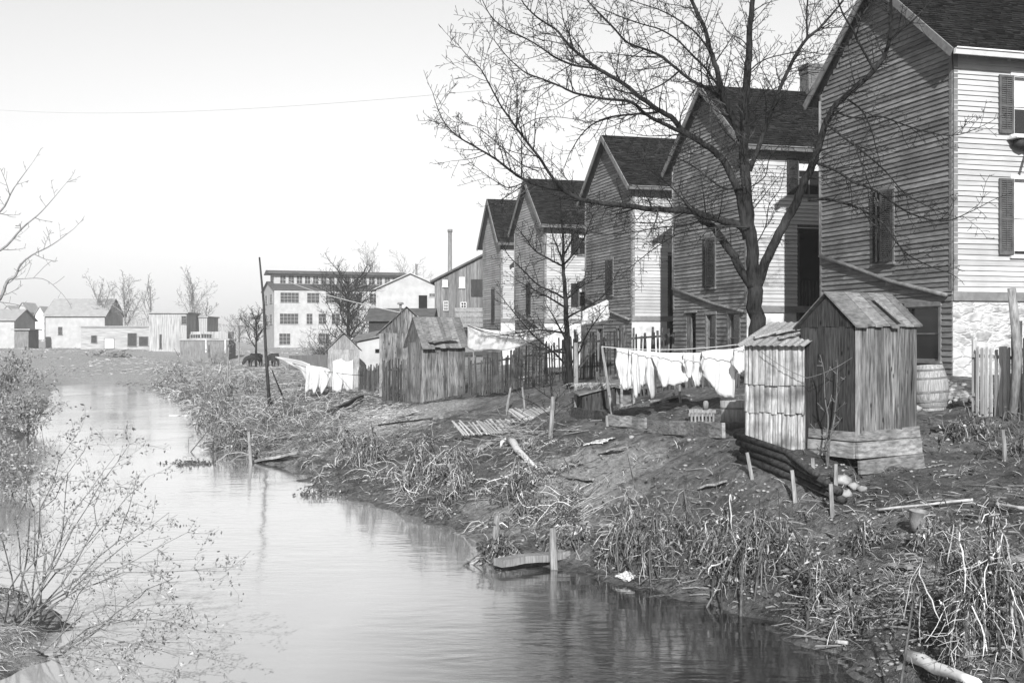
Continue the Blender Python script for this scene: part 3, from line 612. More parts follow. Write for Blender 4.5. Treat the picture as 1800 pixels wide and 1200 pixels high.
def privy(loc, ang, W, D, z0, ze, rise, label, name='outhouse', cat='outhouse', wm='wood', sm='wood_dark', rm='wood_roof', over=(.16,.16,.16), skirt=0, door=None, seed=1, group=None, ridge='x', bw=.16, roofw=.2, post=True):
    """gabled board shed; ridge along local x, so the gables stand on the local -x and +x sides (ridge='y' swaps)"""
    rr = random.Random(seed); root = thing(name, (loc.x,loc.y,z0), label, cat, ang, group); T = frame_pt(loc, ang)
    b = MB(); g = MB(); flat = lambda u: ze
    if ridge == 'x':
        gz = lambda u: ze+rise*(1-abs(u-D/2)/(D/2))-.02
        boards(b, T, 0, W, 0, z0, flat, 0, rr, bw); boards(g, T, 0, D, 0, z0, flat, 1, rr, bw)
        boards(g, T, 0, D, -.012, ze-.03, gz, 1, rr, bw, .02, .01)
    else:
        gz = lambda u: ze+rise*(1-abs(u-W/2)/(W/2))-.02
        boards(b, T, 0, W, 0, z0, flat, 0, rr, bw); boards(b, T, 0, W, -.014, ze-.03, gz, 0, rr, bw, .02, .01); boards(g, T, 0, D, 0, z0, flat, 1, rr, bw)
    # far sides and the core
    b.hexa([T(x,y,z) for z in (z0,ze) for (x,y) in ((.012,D-.03),(W,D-.03),(W,D),(.012,D))])
    b.hexa([T(x,y,z) for z in (z0,ze) for (x,y) in ((W-.03,.012),(W,.012),(W,D-.03),(W-.03,D-.03))])
    if ridge == 'x':
        for x in (W-.03,): b.face([T(x,0,ze),T(x,D,ze),T(x,D/2,ze+rise)])
    else: b.face([T(0,D-.02,ze),T(W,D-.02,ze),T(W/2,D-.02,ze+rise)])
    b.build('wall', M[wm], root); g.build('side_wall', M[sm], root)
    if post:
        p = MB(); p.hexa([T(x,y,z) for z in (z0,ze-.01) for (x,y) in ((-.026,-.032),(.07,-.032),(.07,-.024),(-.026,-.024))])
        if door: p.hexa([T(x,y,z) for z in (z0+.05,ze-.04) for (x,y) in ((door,-.04),(door+.035,-.04),(door+.035,-.02),(door,-.02))])
        p.build('batten', M['post'], root)
    r = MB()
    ox, oy, _ = over
    span_ = D if ridge == 'x' else W; half = span_/2+oy; sl = rise/(span_/2); zr = ze+rise+.03
    for s in (-1,1):
        u = -ox; end = (W if ridge == 'x' else D)+ox; k = 0
        while u < end-.03:
            w = min(roofw*rr.uniform(.7,1.3), end-u); l = half+rr.uniform(-.02,.03); lift = rr.uniform(0,.012)+.02; c = span_/2
            def Q(a, h, dz): # a along ridge, h distance from ridge
                yy = c+s*h; zz = zr-sl*h+dz
                return T(a,yy,zz) if ridge == 'x' else T(yy,a,zz)
            pts = [Q(u+.003,0,0),Q(u+w-.004,0,0),Q(u+w-.004,l,0),Q(u+.003,l,0),Q(u+.003,0,lift),Q(u+w-.004,0,lift),Q(u+w-.004,l,lift),Q(u+.003,l,lift)]
            r.hexa(pts); u += w
    r.build('roof', M[rm], root)
    if skirt:
        k = MB(); zs = z0-.02
        for i,(dz0,dz1,out) in enumerate(((0,.13,.015),(-.24,-.02,.05),(-.46,-.27,.09))[:skirt]):
            t = rr.uniform(-.03,.03)
            k.hexa([T(x,y,z) for (z) in (zs+dz0,) for (x,y) in ((-.02,-.03-out),(W+.05,-.03-out),(W+.05,-.0-out+.02),(-.02,0-out+.02))]+[T(-.02,-.03-out+.02,zs+dz1),T(W+.05,-.03-out+.02,zs+dz1+t),T(W+.05,-out+.03,zs+dz1+t),T(-.02,-out+.03,zs+dz1)])
            if i < 2: k.hexa([T(x,y,zs+dz0) for (x,y) in ((-.03-out,0-.03),(0-out+.02,0-.03),(0-out+.02,D),(-.03-out,D))]+[T(x,y,zs+dz1) for (x,y) in ((-.03-out+.01,-.03),(-out+.02,-.03),(-out+.02,D),(-.03-out+.01,D))])
        k.build('skirting_board', M['wood_x'], root)
    return root, T
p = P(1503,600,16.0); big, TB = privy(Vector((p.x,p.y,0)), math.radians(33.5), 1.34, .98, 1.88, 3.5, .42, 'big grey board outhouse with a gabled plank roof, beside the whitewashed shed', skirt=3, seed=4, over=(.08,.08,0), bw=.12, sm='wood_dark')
b = MB(); b.beam(TB(.78,.3,3.86)+Vector((0,0,.035)), TB(.84,-.12,3.49)+Vector((0,0,.06)), .1, .015, up=Vector((0,0,1))); b.build('roof_patch', M['post'], big)
p = P(742,600,39.0); mid_, TM = privy(Vector((p.x,p.y,0)), math.radians(30), 1.66, 1.15, 1.1, 3.22, .78, 'weathered grey outhouse with a steep plank roof and a door seam, on the bank', door=.98, seed=9, over=(.1,.2,0), bw=.2, sm='wood')
b = MB(); b.beam(TM(.15,-.2,3.2),TM(1.2,-.24,3.3),.16,.03); b.beam(TM(.3,-.26,3.16),TM(1.0,-.22,3.34),.1,.03); b.build('loose_board', M['wood_roof'], mid_)
p = P(668,600,44); privy(Vector((p.x,p.y,0)), math.radians(6), 2.05, 1.9, 1.05, 3.55, .95, 'tall gabled board shed standing behind the steep-roofed outhouse', 'board_shed', 'shed', seed=12, ridge='y', over=(.15,.15,0), sm='wood', bw=.17)
p = P(577,600,57); privy(Vector((p.x,p.y,0)), math.radians(10), 1.55, 1.4, .55, 2.78, .78, 'small pale gabled outhouse behind the hung shirt, farthest of the outhouses', seed=15, ridge='y', over=(.12,.12,0), wm='wood_pale', sm='wood', bw=.2)
# whitewashed lean-to shed of three tiers of slabs under a corrugated roof
p = P(1310,600,17.1); q = P(1415,600,16.55); sv = Vector((p.x,p.y,0)); ang = math.atan2(q.y-p.y,q.x-p.x); ws = (q-p).length
sh_ = thing('slab_shed', (p.x,p.y,1.6), 'whitewashed shed clad in three tiers of short slabs under a corrugated roof', 'shed', ang); T = frame_pt(sv, ang)
rr = random.Random(3); zf = 3.2
for nm,(z0,z1),off in (('lower_wall',(1.58,2.24),.0),('middle_wall',(2.2,2.66),-.018),('upper_wall',(2.62,zf),-.036)):
    b = MB(); u = 0
    while u < ws-.02:
        w = min(rr.uniform(.05,.11), ws-u); zz0 = z0+rr.uniform(-.02,.015); d = rr.uniform(-.012,.006); k = 4
        for i in range(k):   # rounded slabs
            a0 = u+w*i/k; a1 = u+w*(i+1)/k; h = lambda t: .018*math.sin(PI*t)
            b.hexa([T(a0,off+d-h(i/k)-.004,zz0),T(a1,off+d-h((i+1)/k)-.004,zz0),T(a1,off+.02,zz0),T(a0,off+.02,zz0),T(a0,off+d-h(i/k)+.008,z1),T(a1,off+d-h((i+1)/k)+.008,z1),T(a1,off+.02,z1),T(a0,off+.02,z1)])
        u += w+.001
    b.build(nm, M['tin'], sh_)
b = MB()
b.hexa([T(x,y,z) for z in (1.5,zf) for (x,y) in ((0,.03),(ws,.03),(ws,1.0),(0,1.0))]); b.build('frame', M['wood_dark'], sh_)
b = MB(); n = 30
for i in range(n):   # corrugated sheet
    for s in (0,):
        a0 = -.1+(ws+.16)*i/n; a1 = -.1+(ws+.16)*(i+1)/n; z = lambda t: .012*math.sin(t*PI*2/3*1.0)
        f = [T(a0,-.14,zf-.0+z(i)),T(a1,-.14,zf+z(i+1)),T(a1,1.15,zf+.36+z(i+1)),T(a0,1.15,zf+.36+z(i))]
        b.hexa([v-Vector((0,0,.006)) for v in f]+f)
for i,(x,y,l) in enumerate(((.1,.1,.7),(.35,.3,.6),(.5,.05,.5),(.6,.5,.4))): b.beam(T(x,y,zf+.09+y*.28), T(x+l*.6,y+l*.6,zf+.12+(y+l*.6)*.28), .09,.02)
b.build('roof', M['wood_pale'], sh_)
b = MB(); b.beam(T(-.02,-.07,1.52),T(ws+.1,-.09,1.5),.04,.05); b.build('sill_board', M['post'], sh_)
# whitewashed lean-to between the small outhouse and the tall shed
p = P(628,600,60); ws_ = thing('lean_to', (p.x,p.y,.8), 'bright whitewashed low shed between the small pale outhouse and the tall board shed', 'shed', 0)
b = MB(); b.hexa([Vector((p.x+x,p.y+y,z)) for (x,y,z) in ((0,0,.6),(1.6,0,.6),(1.6,1.5,.6),(0,1.5,.6),(0,0,3.1),(1.6,0,3.45),(1.6,1.5,3.75),(0,1.5,3.4))]); b.build('wall', M['mill'], ws_)
b = MB(); b.hexa([Vector((p.x+x,p.y+y,z)) for (x,y,z) in ((-.25,-.15,3.1),(1.7,-.15,3.5),(1.7,1.6,3.84),(-.25,1.6,3.44),(-.25,-.15,3.16),(1.7,-.15,3.56),(1.7,1.6,3.9),(-.25,1.6,3.5))]); b.build('roof', M['wood_roof'], ws_)
b = MB(); b.box(p.x+.95,p.x+1.3,p.y-.03,p.y,2.55,2.75); b.build('vent', M['dark'], ws_)
# ------------------------------------------------------------------ fences
def fence(path, h, label, mk='picket', w=.055, gap=.045, jit=.12, seed=1, posts=2.4, lean=.05, group=None, zoff=0):
    rr = random.Random(seed); pts = [Vector(p) for p in path]; A = pts[0]
    root = thing('picket_fence', (A.x,A.y,H(A.x,A.y)), label, 'fence', 0, group)
    b = MB(); rl = MB(); since = 9
    for a, c in zip(pts[:-1], pts[1:]):
        d = (c-a); L = d.length; d.normalize(); n = Vector((-d.y,d.x,0)); u = 0
        nr = max(1,int(L/1.2))
        for i in range(nr):
            s0 = a+d*(L*i/nr); s1 = a+d*(L*(i+1)/nr)
            for fz in (.25,.8): rl.beam(on(s0.x,s0.y,h*fz+zoff)+n*.04, on(s1.x,s1.y,h*fz+zoff)+n*.04, .04,.06)
        while u < L:
            q = a+d*u; z = H(q.x,q.y)+zoff; hh = h*(1+rr.uniform(-jit,jit)); l = rr.uniform(-lean,lean); ww = w*rr.uniform(.7,1.25); off = n*rr.uniform(-.012,.006)
            if rr.random() > .03:
                B0 = Vector((q.x,q.y,z-.05))+off; T0 = B0+Vector((0,0,hh))+d*l
                b.hexa([B0,B0+d*ww,B0+d*ww+n*.018,B0+n*.018,T0-Vector((0,0,rr.uniform(0,.05))),T0+d*ww,T0+d*ww+n*.018,T0+n*.018])
            u += w+gap*rr.uniform(.5,1.6)
        u = 0
        while u < L:
            q = a+d*u; pm = MB(); z = H(q.x,q.y)+zoff; k = rr.uniform(-.05,.05); pm.tube([Vector((q.x,q.y,z-.15))+n*.09,Vector((q.x,q.y,z+h*.6))+n*.09+d*k,Vector((q.x,q.y,z+h*rr.uniform(1.0,1.15)))+n*.09+d*k*2],[.055,.05,.045],7)
            pm.build('post', M['post' if rr.random()<.3 else mk], root); u += posts
    b.build('pickets', M[mk], root); rl.build('rail', M[mk], root); return root
fence([P(822,600,37.5),P(905,600,36.2),P(1010,600,34.0)], 1.28, 'grey picket fence running from the steep-roofed outhouse to the small bare tree', seed=2, lean=.09)
fence([P(1008,600,33.6),P(1090,600,32),P(1182,600,31.2)], 1.3, 'dark picket fence behind the washing line, right of the small bare tree', seed=3, lean=.06)
fence([P(630,600,55),P(672,600,50)], 1.15, 'short picket fence in front of the bright whitewashed shed', seed=4)
fence([P(672,600,42.5),P(690,600,41.5),P(716,600,40.6)], 1.45, 'picket fence closing the gap between the tall shed and the steep-roofed outhouse', seed=5)
fence([P(1707,600,20.6),P(1779,600,19.7)], 1.28, 'pale close-set picket panel standing before the rubble stone wall', 'picket_pale', w=.07, gap=.035, jit=.02, lean=.01, posts=5, seed=6)
fence([P(1779,600,19.6),P(1860,600,18.6)], 1.5, 'dark tall picket panel at the right edge, beside the leaning fence post', 'picket', w=.06, gap=.02, jit=.03, lean=.02, posts=5, seed=7)
fence([P(1050,600,27.5),P(1180,600,27.2),P(1300,600,26.0)], .75, 'low broken picket fence half hidden behind the hung washing', seed=8, lean=.12, jit=.25)
def stake(px, py, ytop, pxtop=None, r=.04, m='post', label='', cat='stake', name='wooden_stake', up=None, flat=False):
    g = G(px, py); Y = g.y; t = P(pxtop if pxtop else px, ytop, Y)
    b = MB(); mid = (g+t)/2+Vector((R.uniform(-.01,.01),0,0))
    if flat: b.beam(g-Vector((0,0,.1)), t, r*2, r*.8, up=Vector((0,1,0)))
    else: b.tube([g-Vector((0,0,.1)), mid, t], [r,r*.92,r*.8], 7)
    o = b.build(name, M[m]); tag(o, label, cat); return o
# build() without a parent keeps world coordinates; give those meshes a base origin
def rebase(o, p):
    o.data.transform(Matrix.Translation(-Vector(p))); o.location = Vector(p); return o
b = MB(); g = on(P(1779,600,19.5).x,19.5); b.tube([g,P(1789,620,19.4),P(1778,507,19.3)],[.085,.08,.07],9); tag(b.build('fence_post', M['post'], smooth=True), 'tall round weathered post leaning left above the right-hand fence', 'post')
for a in [(890,722,680,898,.035,'slender pale stake left of the leaning stake, above the broken fence panel'),(925,735,680,918,.03,'thin leaning stake above the broken fence panel'),(967,771,697,972,.05,'thick pale split post beside the bare sapling'),
          (1078,730,608,1058,.04,'long leaning clothes prop at the left end of the near washing line'),(1013,720,602,1012,.06,'knotty pale post at the corner of the dark picket fence'),
          (869,970,905,874,.055,'pale flat post standing in the water at the plank'),(975,1000,928,972,.06,'stout short stake holding the plank in the water'),(442,815,758,437,.05,'pale stake at the water edge below the weedy point'),
          (400,670,610,402,.05,'tall thin pale pole among the weeds below the cattle'),(363,675,645,361,.04,'short thin pole leaning in the far weeds'),
          (1278,752,720,1283,.035,'short stake holding the retaining plank beside the wooden tub'),(1068,748,730,1067,.035,'stub of a stake on the retaining plank'),(1135,752,734,1135,.03,'smaller stub on the middle of the retaining plank'),
          (1767,807,755,1762,.035,'pale stake in the grass by the right-hand fence'),(835,655,618,832,.05,'round post beside the far hung sheet'),(1196,707,640,1194,.03,'thin pole under the middle of the near washing')]:
    stake(a[0],a[1],a[2],a[3],a[4],'post',a[5])
# telegraph-like pole
g = G(475,716); b = MB(); t = P(456,452,g.y); b.tube([g-Vector((0,0,.3)), g.lerp(t,.35)+Vector((-.02,0,0)), g.lerp(t,.7)+Vector((.04,0,0)), t],[.08,.065,.05,.035],8); tag(b.build('tall_pole', M['wood_dark'], smooth=True), 'tall thin leaning pole rising above the weeds before the white mill', 'pole')
g = G(500,705); b = MB(); b.tube([g, P(478,650,g.y)],[.04,.03],6); tag(b.build('pole_brace', M['bark']), 'slanting dark brace at the foot of the tall pole', 'brace')
# planks
def plank(a, c, w, h, label, name='plank', m='wood_x', cat='plank', seed=0):
    rr = random.Random(seed); a = Vector(a); c = Vector(c); b = MB(); n = 6; d = (c-a); 
    pts = [a+d*i/n+Vector((0,0,.012*math.sin(i*1.7+seed))) for i in range(n+1)]
    for p_, q_ in zip(pts[:-1], pts[1:]): b.beam(p_, q_, w*rr.uniform(.96,1.04), h, up=Vector((0,0,1)))
    return tag(b.build(name, M[m]), label, cat)
plank(G(1005,732,.08), G(1068,742,.08), .06,.26, 'dark rotten left length of the retaining plank by the hen coop', m='log')
plank(G(1070,746,.1), G(1135,753,.1), .06,.22, 'pale middle length of the retaining plank across the yard', seed=2)
plank(G(1140,758,.1), G(1272,770,.12), .06,.24, 'pale right length of the retaining plank, ending by the wooden tub', seed=3)
plank(Vector((P(875,990,16).x,P(875,990,16.0).y,.16)), Vector((P(995,985,16.6).x,16.7,.14)), .22,.1, 'pale plank lying at the edge of the creek between two stakes', m='post', seed=4)
plank(G(445,812,.1), G(527,803,.12), .25,.07, 'pale plank at the water edge of the weedy point', seed=5)
plank(G(578,732,.12), G(637,706,.2), .12,.14, 'dark fallen beam below the picket fence by the tall shed', m='wood_dark', seed=6)
plank(G(1150,712,.08), G(1206,706,.14), .3,.05, 'pale loose board on the ground under the near washing', m='post', seed=7)
plank(G(745,712,.06), G(812,700,.1), .1,.08, 'rotten log at the foot of the steep-roofed outhouse', m='log', seed=8)
plank(G(520,690,.1), G(600,684,.15), .12,.06, 'thin dark plank lying below the hung shirt', m='wood_dark', seed=9)
for i,(x0,y0,x1,y1,w,mm,lab) in enumerate(((700,735,742,728,.16,'wood_x','short grey board on the straw below the steep-roofed outhouse'),(1055,800,1100,792,.14,'wood_x','weathered board lying on the slope below the retaining plank'),(1000,842,1040,850,.1,'post','small pale board on the dry grass slope'),
    (1230,862,1275,855,.1,'post','small pale board on the slope left of the pole stack'),(1640,760,1700,748,.16,'wood_dark','dark board on the path by the rubble heap'),(1560,1000,1600,1008,.08,'post','short pale lath in the mud below the bucket'),(465,775,520,770,.16,'wood_x','grey board among the weeds behind the water-edge plank'),(830,800,862,782,.2,'wood_x','tilted broad board at the left of the fallen panel'))):
    plank(G(x0,y0,.05), G(x1,y1,.07), w, .03, lab, m=mm, seed=20+i)
def log(px0,py0,px1,py1,r,label,m='post',lift=.05,name='driftwood',cat='log'):
    a = G(px0,py0,lift); c = G(px1,py1,lift); b = MB(); n = 5; rr = random.Random(px0)
    b.tube([a.lerp(c,i/n)+Vector((rr.uniform(-1,1),rr.uniform(-1,1),rr.uniform(-.5,1)))*r*.3 for i in range(n+1)], [r*rr.uniform(.8,1.1) for i in range(n+1)], 8)
    return tag(b.build(name, M[m], smooth=True), label, cat)
log(1600,1163,1720,1215,.055,'bleached white driftwood pole at the bottom right corner','trim_white')
log(1345,1100,1490,1138,.022,'thin pale stick half in the mud at the water edge', 'straw')
log(1545,902,1710,885,.018,'long thin crooked stick on the mud above the rusty bucket','straw')
log(1585,1105,1695,1125,.014,'thin dark crooked stick on the mud above the driftwood pole','twig')
log(1745,893,1800,900,.022,'pale curved stick at the right edge near the tallest weed clump','straw')
log(665,750,760,738,.03,'long thin twig on the straw below the steep-roofed outhouse','twig',name='fallen_stick',cat='stick')
log(1080,930,1010,925,.03,'broken branch end in the grass above the creek plank','twig_pale',name='fallen_stick',cat='stick')
# bundle of poles held by stakes
a = G(1302,812,.08); c = G(1480,886,.06)
for k,(dz,dy,r,lab) in enumerate(((.0,-.06,.055,'lowest'),(.11,-.03,.06,'second lowest'),(.22,0,.055,'third from the bottom, darkest'),(.32,.04,.05,'topmost'))):
    e = R.uniform(-.08,.08); b = MB(); b.tube([a+Vector((-.05+e,dy,dz)), a.lerp(c,.5)+Vector((0,dy,dz+.02)), c+Vector((-.1*k+e,dy,dz))],[r,r*.95,r*.85],10)
    tag(b.build('stacked_pole', M['log'], smooth=True), lab+' pole of the stack laid before the whitewashed shed', 'pole', 'poles stacked against stakes')
for (x,y,yt,xt,l) in ((1318,828,795,1313,'left pale cleat of the pole stack, wound with rag'),(1393,872,826,1392,'middle stake holding the pole stack'),(1457,892,850,1460,'right stake holding the pole stack'),(1424,826,805,1428,'short pale peg before the slab shed'),(1463,845,815,1469,'pale flat peg by the white stones')):
    g = G(x,y); g = g+Vector((0,-.16,0)); b = MB(); t = P(xt,yt,g.y); b.beam(g-Vector((0,0,.1)), t, .055,.03, up=Vector((0,1,0)), w2=.045); tag(b.build('wooden_stake', M['post']), l, 'stake')
# fallen picket panel
def panel(px, py, L, Wd, ang, tilt, label, seed):
    rr = random.Random(seed); g = G(px,py); root = thing('broken_fence_panel', g, label, 'fence', 0)
    d = Vector((math.cos(ang), math.sin(ang), 0)); n = Vector((-d.y,d.x,tilt)).normalized(); b = MB(); s = MB()
    for h in (.15,.75): s.beam(g+n*Wd*h+Vector((0,0,.1)), g+n*Wd*h+d*L+Vector((0,0,.16)), .05,.04)
    k = int(L/.065)
    for i in range(k):
        if rr.random() < .12: continue
        p = g+d*(i*L/k); e = rr.uniform(-.08,.08); b.beam(p+Vector((0,0,.13)), p+n*Wd*rr.uniform(.85,1.1)+d*e+Vector((0,0,.15)), .035,.02)
    s.build('rail', M['post'], root); b.build('pickets', M['picket_pale'], root)
panel(815,775,1.9,.75,math.radians(28),.35,'fallen broken picket panel lying across the bank, left piece',1)
panel(915,748,1.7,.7,math.radians(35),.3,'fallen picket panel with loose slats by the bare sapling',2)
# cloth rags
def rag(pts, lift, label, name='rag', m='cloth', seed=0):
    rr = random.Random(seed); b = MB(); P0 = [G(*p) for p in pts]; n = 8
    A, B_, C_, D_ = P0
    grid = [[None]*(n+1) for _ in range(n+1)]
    for i in range(n+1):
        for j in range(n+1):
            u, v = i/n, j/n; q = (A*(1-u)+B_*u)*(1-v)+(D_*(1-u)+C_*u)*v
            z = max(H(q.x,q.y), .0)+lift*(.5+.7*abs(noise.noise(Vector((u*4,v*4,seed))))); grid[i][j] = Vector((q.x,q.y,z))+Vector((noise.noise(Vector((u*5,v*3,seed+9)))*.06,0,0))
    for i in range(n):
        for j in range(n): b.face([grid[i][j],grid[i+1][j],grid[i+1][j+1],grid[i][j+1]])
    o = b.build(name, M[m], smooth=True); s = o.modifiers.new('thick','SOLIDIFY'); s.thickness = .01; return tag(o, label, 'rag')
b = MB(); q0 = G(892,783,.16); q1 = G(910,800,.1); q2 = G(945,828,.05)
b.tube([q0,q0.lerp(q1,.5)+Vector((.02,0,.03)),q1,q1.lerp(q2,.5),q2],[.04,.08,.07,.05,.02],8); b.tube([q0,q0+Vector((-.12,0,-.08)),q0+Vector((-.15,-.05,-.2))],[.03,.04,.02],7); tag(b.build('rag', M['cloth'], smooth=True), 'twisted white rag trailing down the bank below the fallen panel', 'rag')
b = MB(); rr = random.Random(77)
for i in range(150):
    q = G(rr.gauss(895,42), rr.gauss(762,16), rr.uniform(.01,.12)); d = Vector((rr.gauss(0,1),rr.gauss(0,1),rr.gauss(0,.15))).normalized()*rr.uniform(.1,.4); b.tube([q-d,q,q+d],[.006,.009,.005],4,cap=False)
tag(b.build('brushwood', M['wood_pale']), 'broken sticks and brush heaped round the fallen panels', kind='stuff')
rag([(1025,786),(1050,778),(1082,772),(1060,783)], .06, 'flattened white rag on the bare earth of the yard', seed=2)
rag([(1082,1018),(1100,1008),(1120,1018),(1105,1026)], .06, 'small white scrap lying at the water edge', seed=3)
# ------------------------------------------------------------------ barrel, tub, crate, coop, bucket
g = G(1638,722); bar = thing('barrel', g, 'old whitewashed barrel leaning beside the big outhouse', 'barrel', 0)
b = MB(); hh = .86; prof = [(.0,0),(.25,0)]+[(.25+.085*math.sin(PI*i/12), hh*i/12) for i in range(13)]+[(.23,hh),(.22,hh-.06),(0,hh-.06)]
b.lathe(g+Vector((0,0,.02)), prof, 22, (-.07,0)); b.build('staves', M['wood_pale'], bar, smooth=True)
for k,f in enumerate((.1,.22,.42,.72,.9)):
    b = MB(); z = hh*f; r0 = .25+.085*math.sin(PI*f)+.007; ax = Vector((-.07,0,1)).normalized(); b.lathe(g+Vector((0,0,.02)), [(r0-.02,z-.02),(r0,z-.02),(r0,z+.02),(r0-.02,z+.02)], 22, (-.07,0)); b.build('hoop', M['metal'], bar)
g = G(1290,755); g += Vector((.05,.25,0)); tub = thing('wooden_tub', g, 'pale round wooden wash tub left of the whitewashed shed', 'tub', 0)
b = MB(); b.lathe(g, [(0,0),(.21,0),(.225,.25),(.24,.48),(.215,.48),(.2,.4),(0,.4)], 22); b.build('staves', M['wood_pale'], tub, smooth=True)
b = MB()
for z in (.12,.36): b.lathe(g, [(.2,z-.015),(.236,z-.015),(.24,z+.015),(.2,z+.015)], 22)
b.build('hoop', M['metal'], tub)
g = G(1215,745); g += Vector((0,.1,0)); cr = thing('slatted_crate', g, 'slatted wooden crate on the ground left of the wash tub', 'crate', 0)
b = MB(); x,y,z = g; wd_,dp_,ht = .47,.3,.26
b.box(x,x+wd_,y,y+.025,z+ht-.06,z+ht); b.box(x,x+wd_,y+dp_,y+dp_+.025,z+ht-.06,z+ht); b.box(x-.02,x,y,y+dp_+.02,z+ht-.06,z+ht); b.box(x+wd_,x+wd_+.02,y,y+dp_+.02,z+ht-.06,z+ht); b.build('rim', M['post'], cr)
b = MB()
for i in range(7): b.box(x+.01+i*.07,x+.045+i*.07,y+.027,y+.04,z,z+ht-.03); b.box(x+.01+i*.07,x+.045+i*.07,y+dp_-.02,y+dp_-.005,z,z+ht-.03)
b.box(x,x+wd_,y+.03,y+dp_,z+.01,z+.03); b.box(x,x+wd_,y+.004,y+.02,z,z+.03); b.build('slats', M['post'], cr)
b = MB(); b.lathe(Vector((x+.33,y+.2,z+ht)), [(0,0),(.05,0),(.055,.12),(.04,.16),(0,.17)], 10); tag(b.build('stone_jar', M['post'], smooth=True), 'small pale jar standing on the slatted crate', 'jar')
g = G(1048,722); cp = thing('hen_coop', g, 'low dark hen coop of upright boards with straw on top, left of the washing', 'coop', math.radians(8)); T = frame_pt(g, math.radians(8)); z0 = g.z-.05
rr = random.Random(8); b = MB(); boards(b, T, -.3, .62, 0, z0, lambda u: z0+.42+.24*(u+.3), 0, rr, .11); boards(b, T, 0,.7, -.3, z0, lambda u: z0+.42, 1, rr, .12)
b.hexa([T(x,y,z0) for (x,y) in ((-.25,.02),(.6,.02),(.6,.7),(-.25,.7))]+[T(x,y,z0+.4) for (x,y) in ((-.25,.02),(.6,.02),(.6,.7),(-.25,.7))]); b.build('wall', M['wood_dark'], cp)
b = MB(); b.hexa([T(-.42,-.1,z0+.4),T(.72,-.1,z0+.68),T(.72,.8,z0+.72),T(-.42,.8,z0+.44),T(-.42,-.1,z0+.43),T(.72,-.1,z0+.71),T(.72,.8,z0+.75),T(-.42,.8,z0+.47)]); b.build('roof', M['wood_roof'], cp)
g = G(1090,718); b = MB(); T = frame_pt(g, math.radians(12)); rr = random.Random(4)
b.hexa([T(x,y,g.z+z) for z in (0,.1) for (x,y) in ((0,0),(.35,0),(.35,.3),(0,.3))]); boards(b, T, 0,.06,0,g.z,lambda u:g.z+.5,0,rr,.06); boards(b, T, .29,.35,0,g.z,lambda u:g.z+.5,0,rr,.06); b.hexa([T(x,y,g.z+z) for z in (.46,.52) for (x,y) in ((-.02,-.02),(.37,-.02),(.37,.32),(-.02,.32))]); b.hexa([T(x,y,g.z+z) for z in (.1,.46) for (x,y) in ((0,.28),(.35,.28),(.35,.3),(0,.3))])
tag(b.build('nest_box', M['wood_x']), 'open wooden box with dark inside standing right of the hen coop', 'box')
g = G(1612,930); b = MB(); b.lathe(g-Vector((0,0,.02)), [(0,0),(.085,0),(.1,.12),(.118,.24),(.126,.245),(.11,.24),(.092,.1),(0,.05)], 18, (.08,-.1)); tag(b.build('bucket', M['rock_dark'], smooth=True), 'small battered grey bucket stuck in the mud', 'bucket')
g = P(862,640,37.6)
for i,(x,y,r,l) in enumerate(((1480,850,.12,'largest white stone by the pole stack'),(1500,858,.085,'white stone right of the largest one by the pole stack'),(1488,872,.1,'white stone below the largest one, on the pole ends'),(1515,862,.07,'smallest white stone at the corner of the big outhouse'),
      (1665,838,.05,'small round white stone on the bare earth right of the big outhouse'),(1612,722,.11,'round pale stone at the foot of the barrel'),(1100,1020,.05,'pale pebble at the water edge'),(1110,770,.06,'pale stone below the retaining plank'),(1212,775,.05,'small pale stone below the right retaining plank'),
      (1395,942,.06,'pale stone among the weeds below the pole stack'),(1795,1010,.2,'big pale stone at the right edge behind the tallest weed'),(1705,1155,.09,'pale stone by the driftwood pole'),(1690,1150,.06,'small pale stone left of the driftwood stone'),(75,1060,.1,'pale stone on the left mound'))):
    g = G(x,y); b = MB(); b.rock(g+Vector((0,0,r*.35)), r, .62, i+3, 9); o = b.build('stone', M['rock'], smooth=True); tag(o, l, 'stone')
b = MB(); rr = random.Random(5)
for i in range(130):
    g = G(1672+rr.gauss(0,14), 700-abs(rr.gauss(0,14))+rr.uniform(0,18)); b.rock(g+Vector((0,0,rr.uniform(0,.22)*max(0,1-abs(g.x-8.3)/1.2))), rr.uniform(.04,.11), .7, i)
tag(b.build('rubble', M['rock_dark'], smooth=True), 'heap of broken stones at the foot of the rubble wall', 'rubble', kind='stuff')
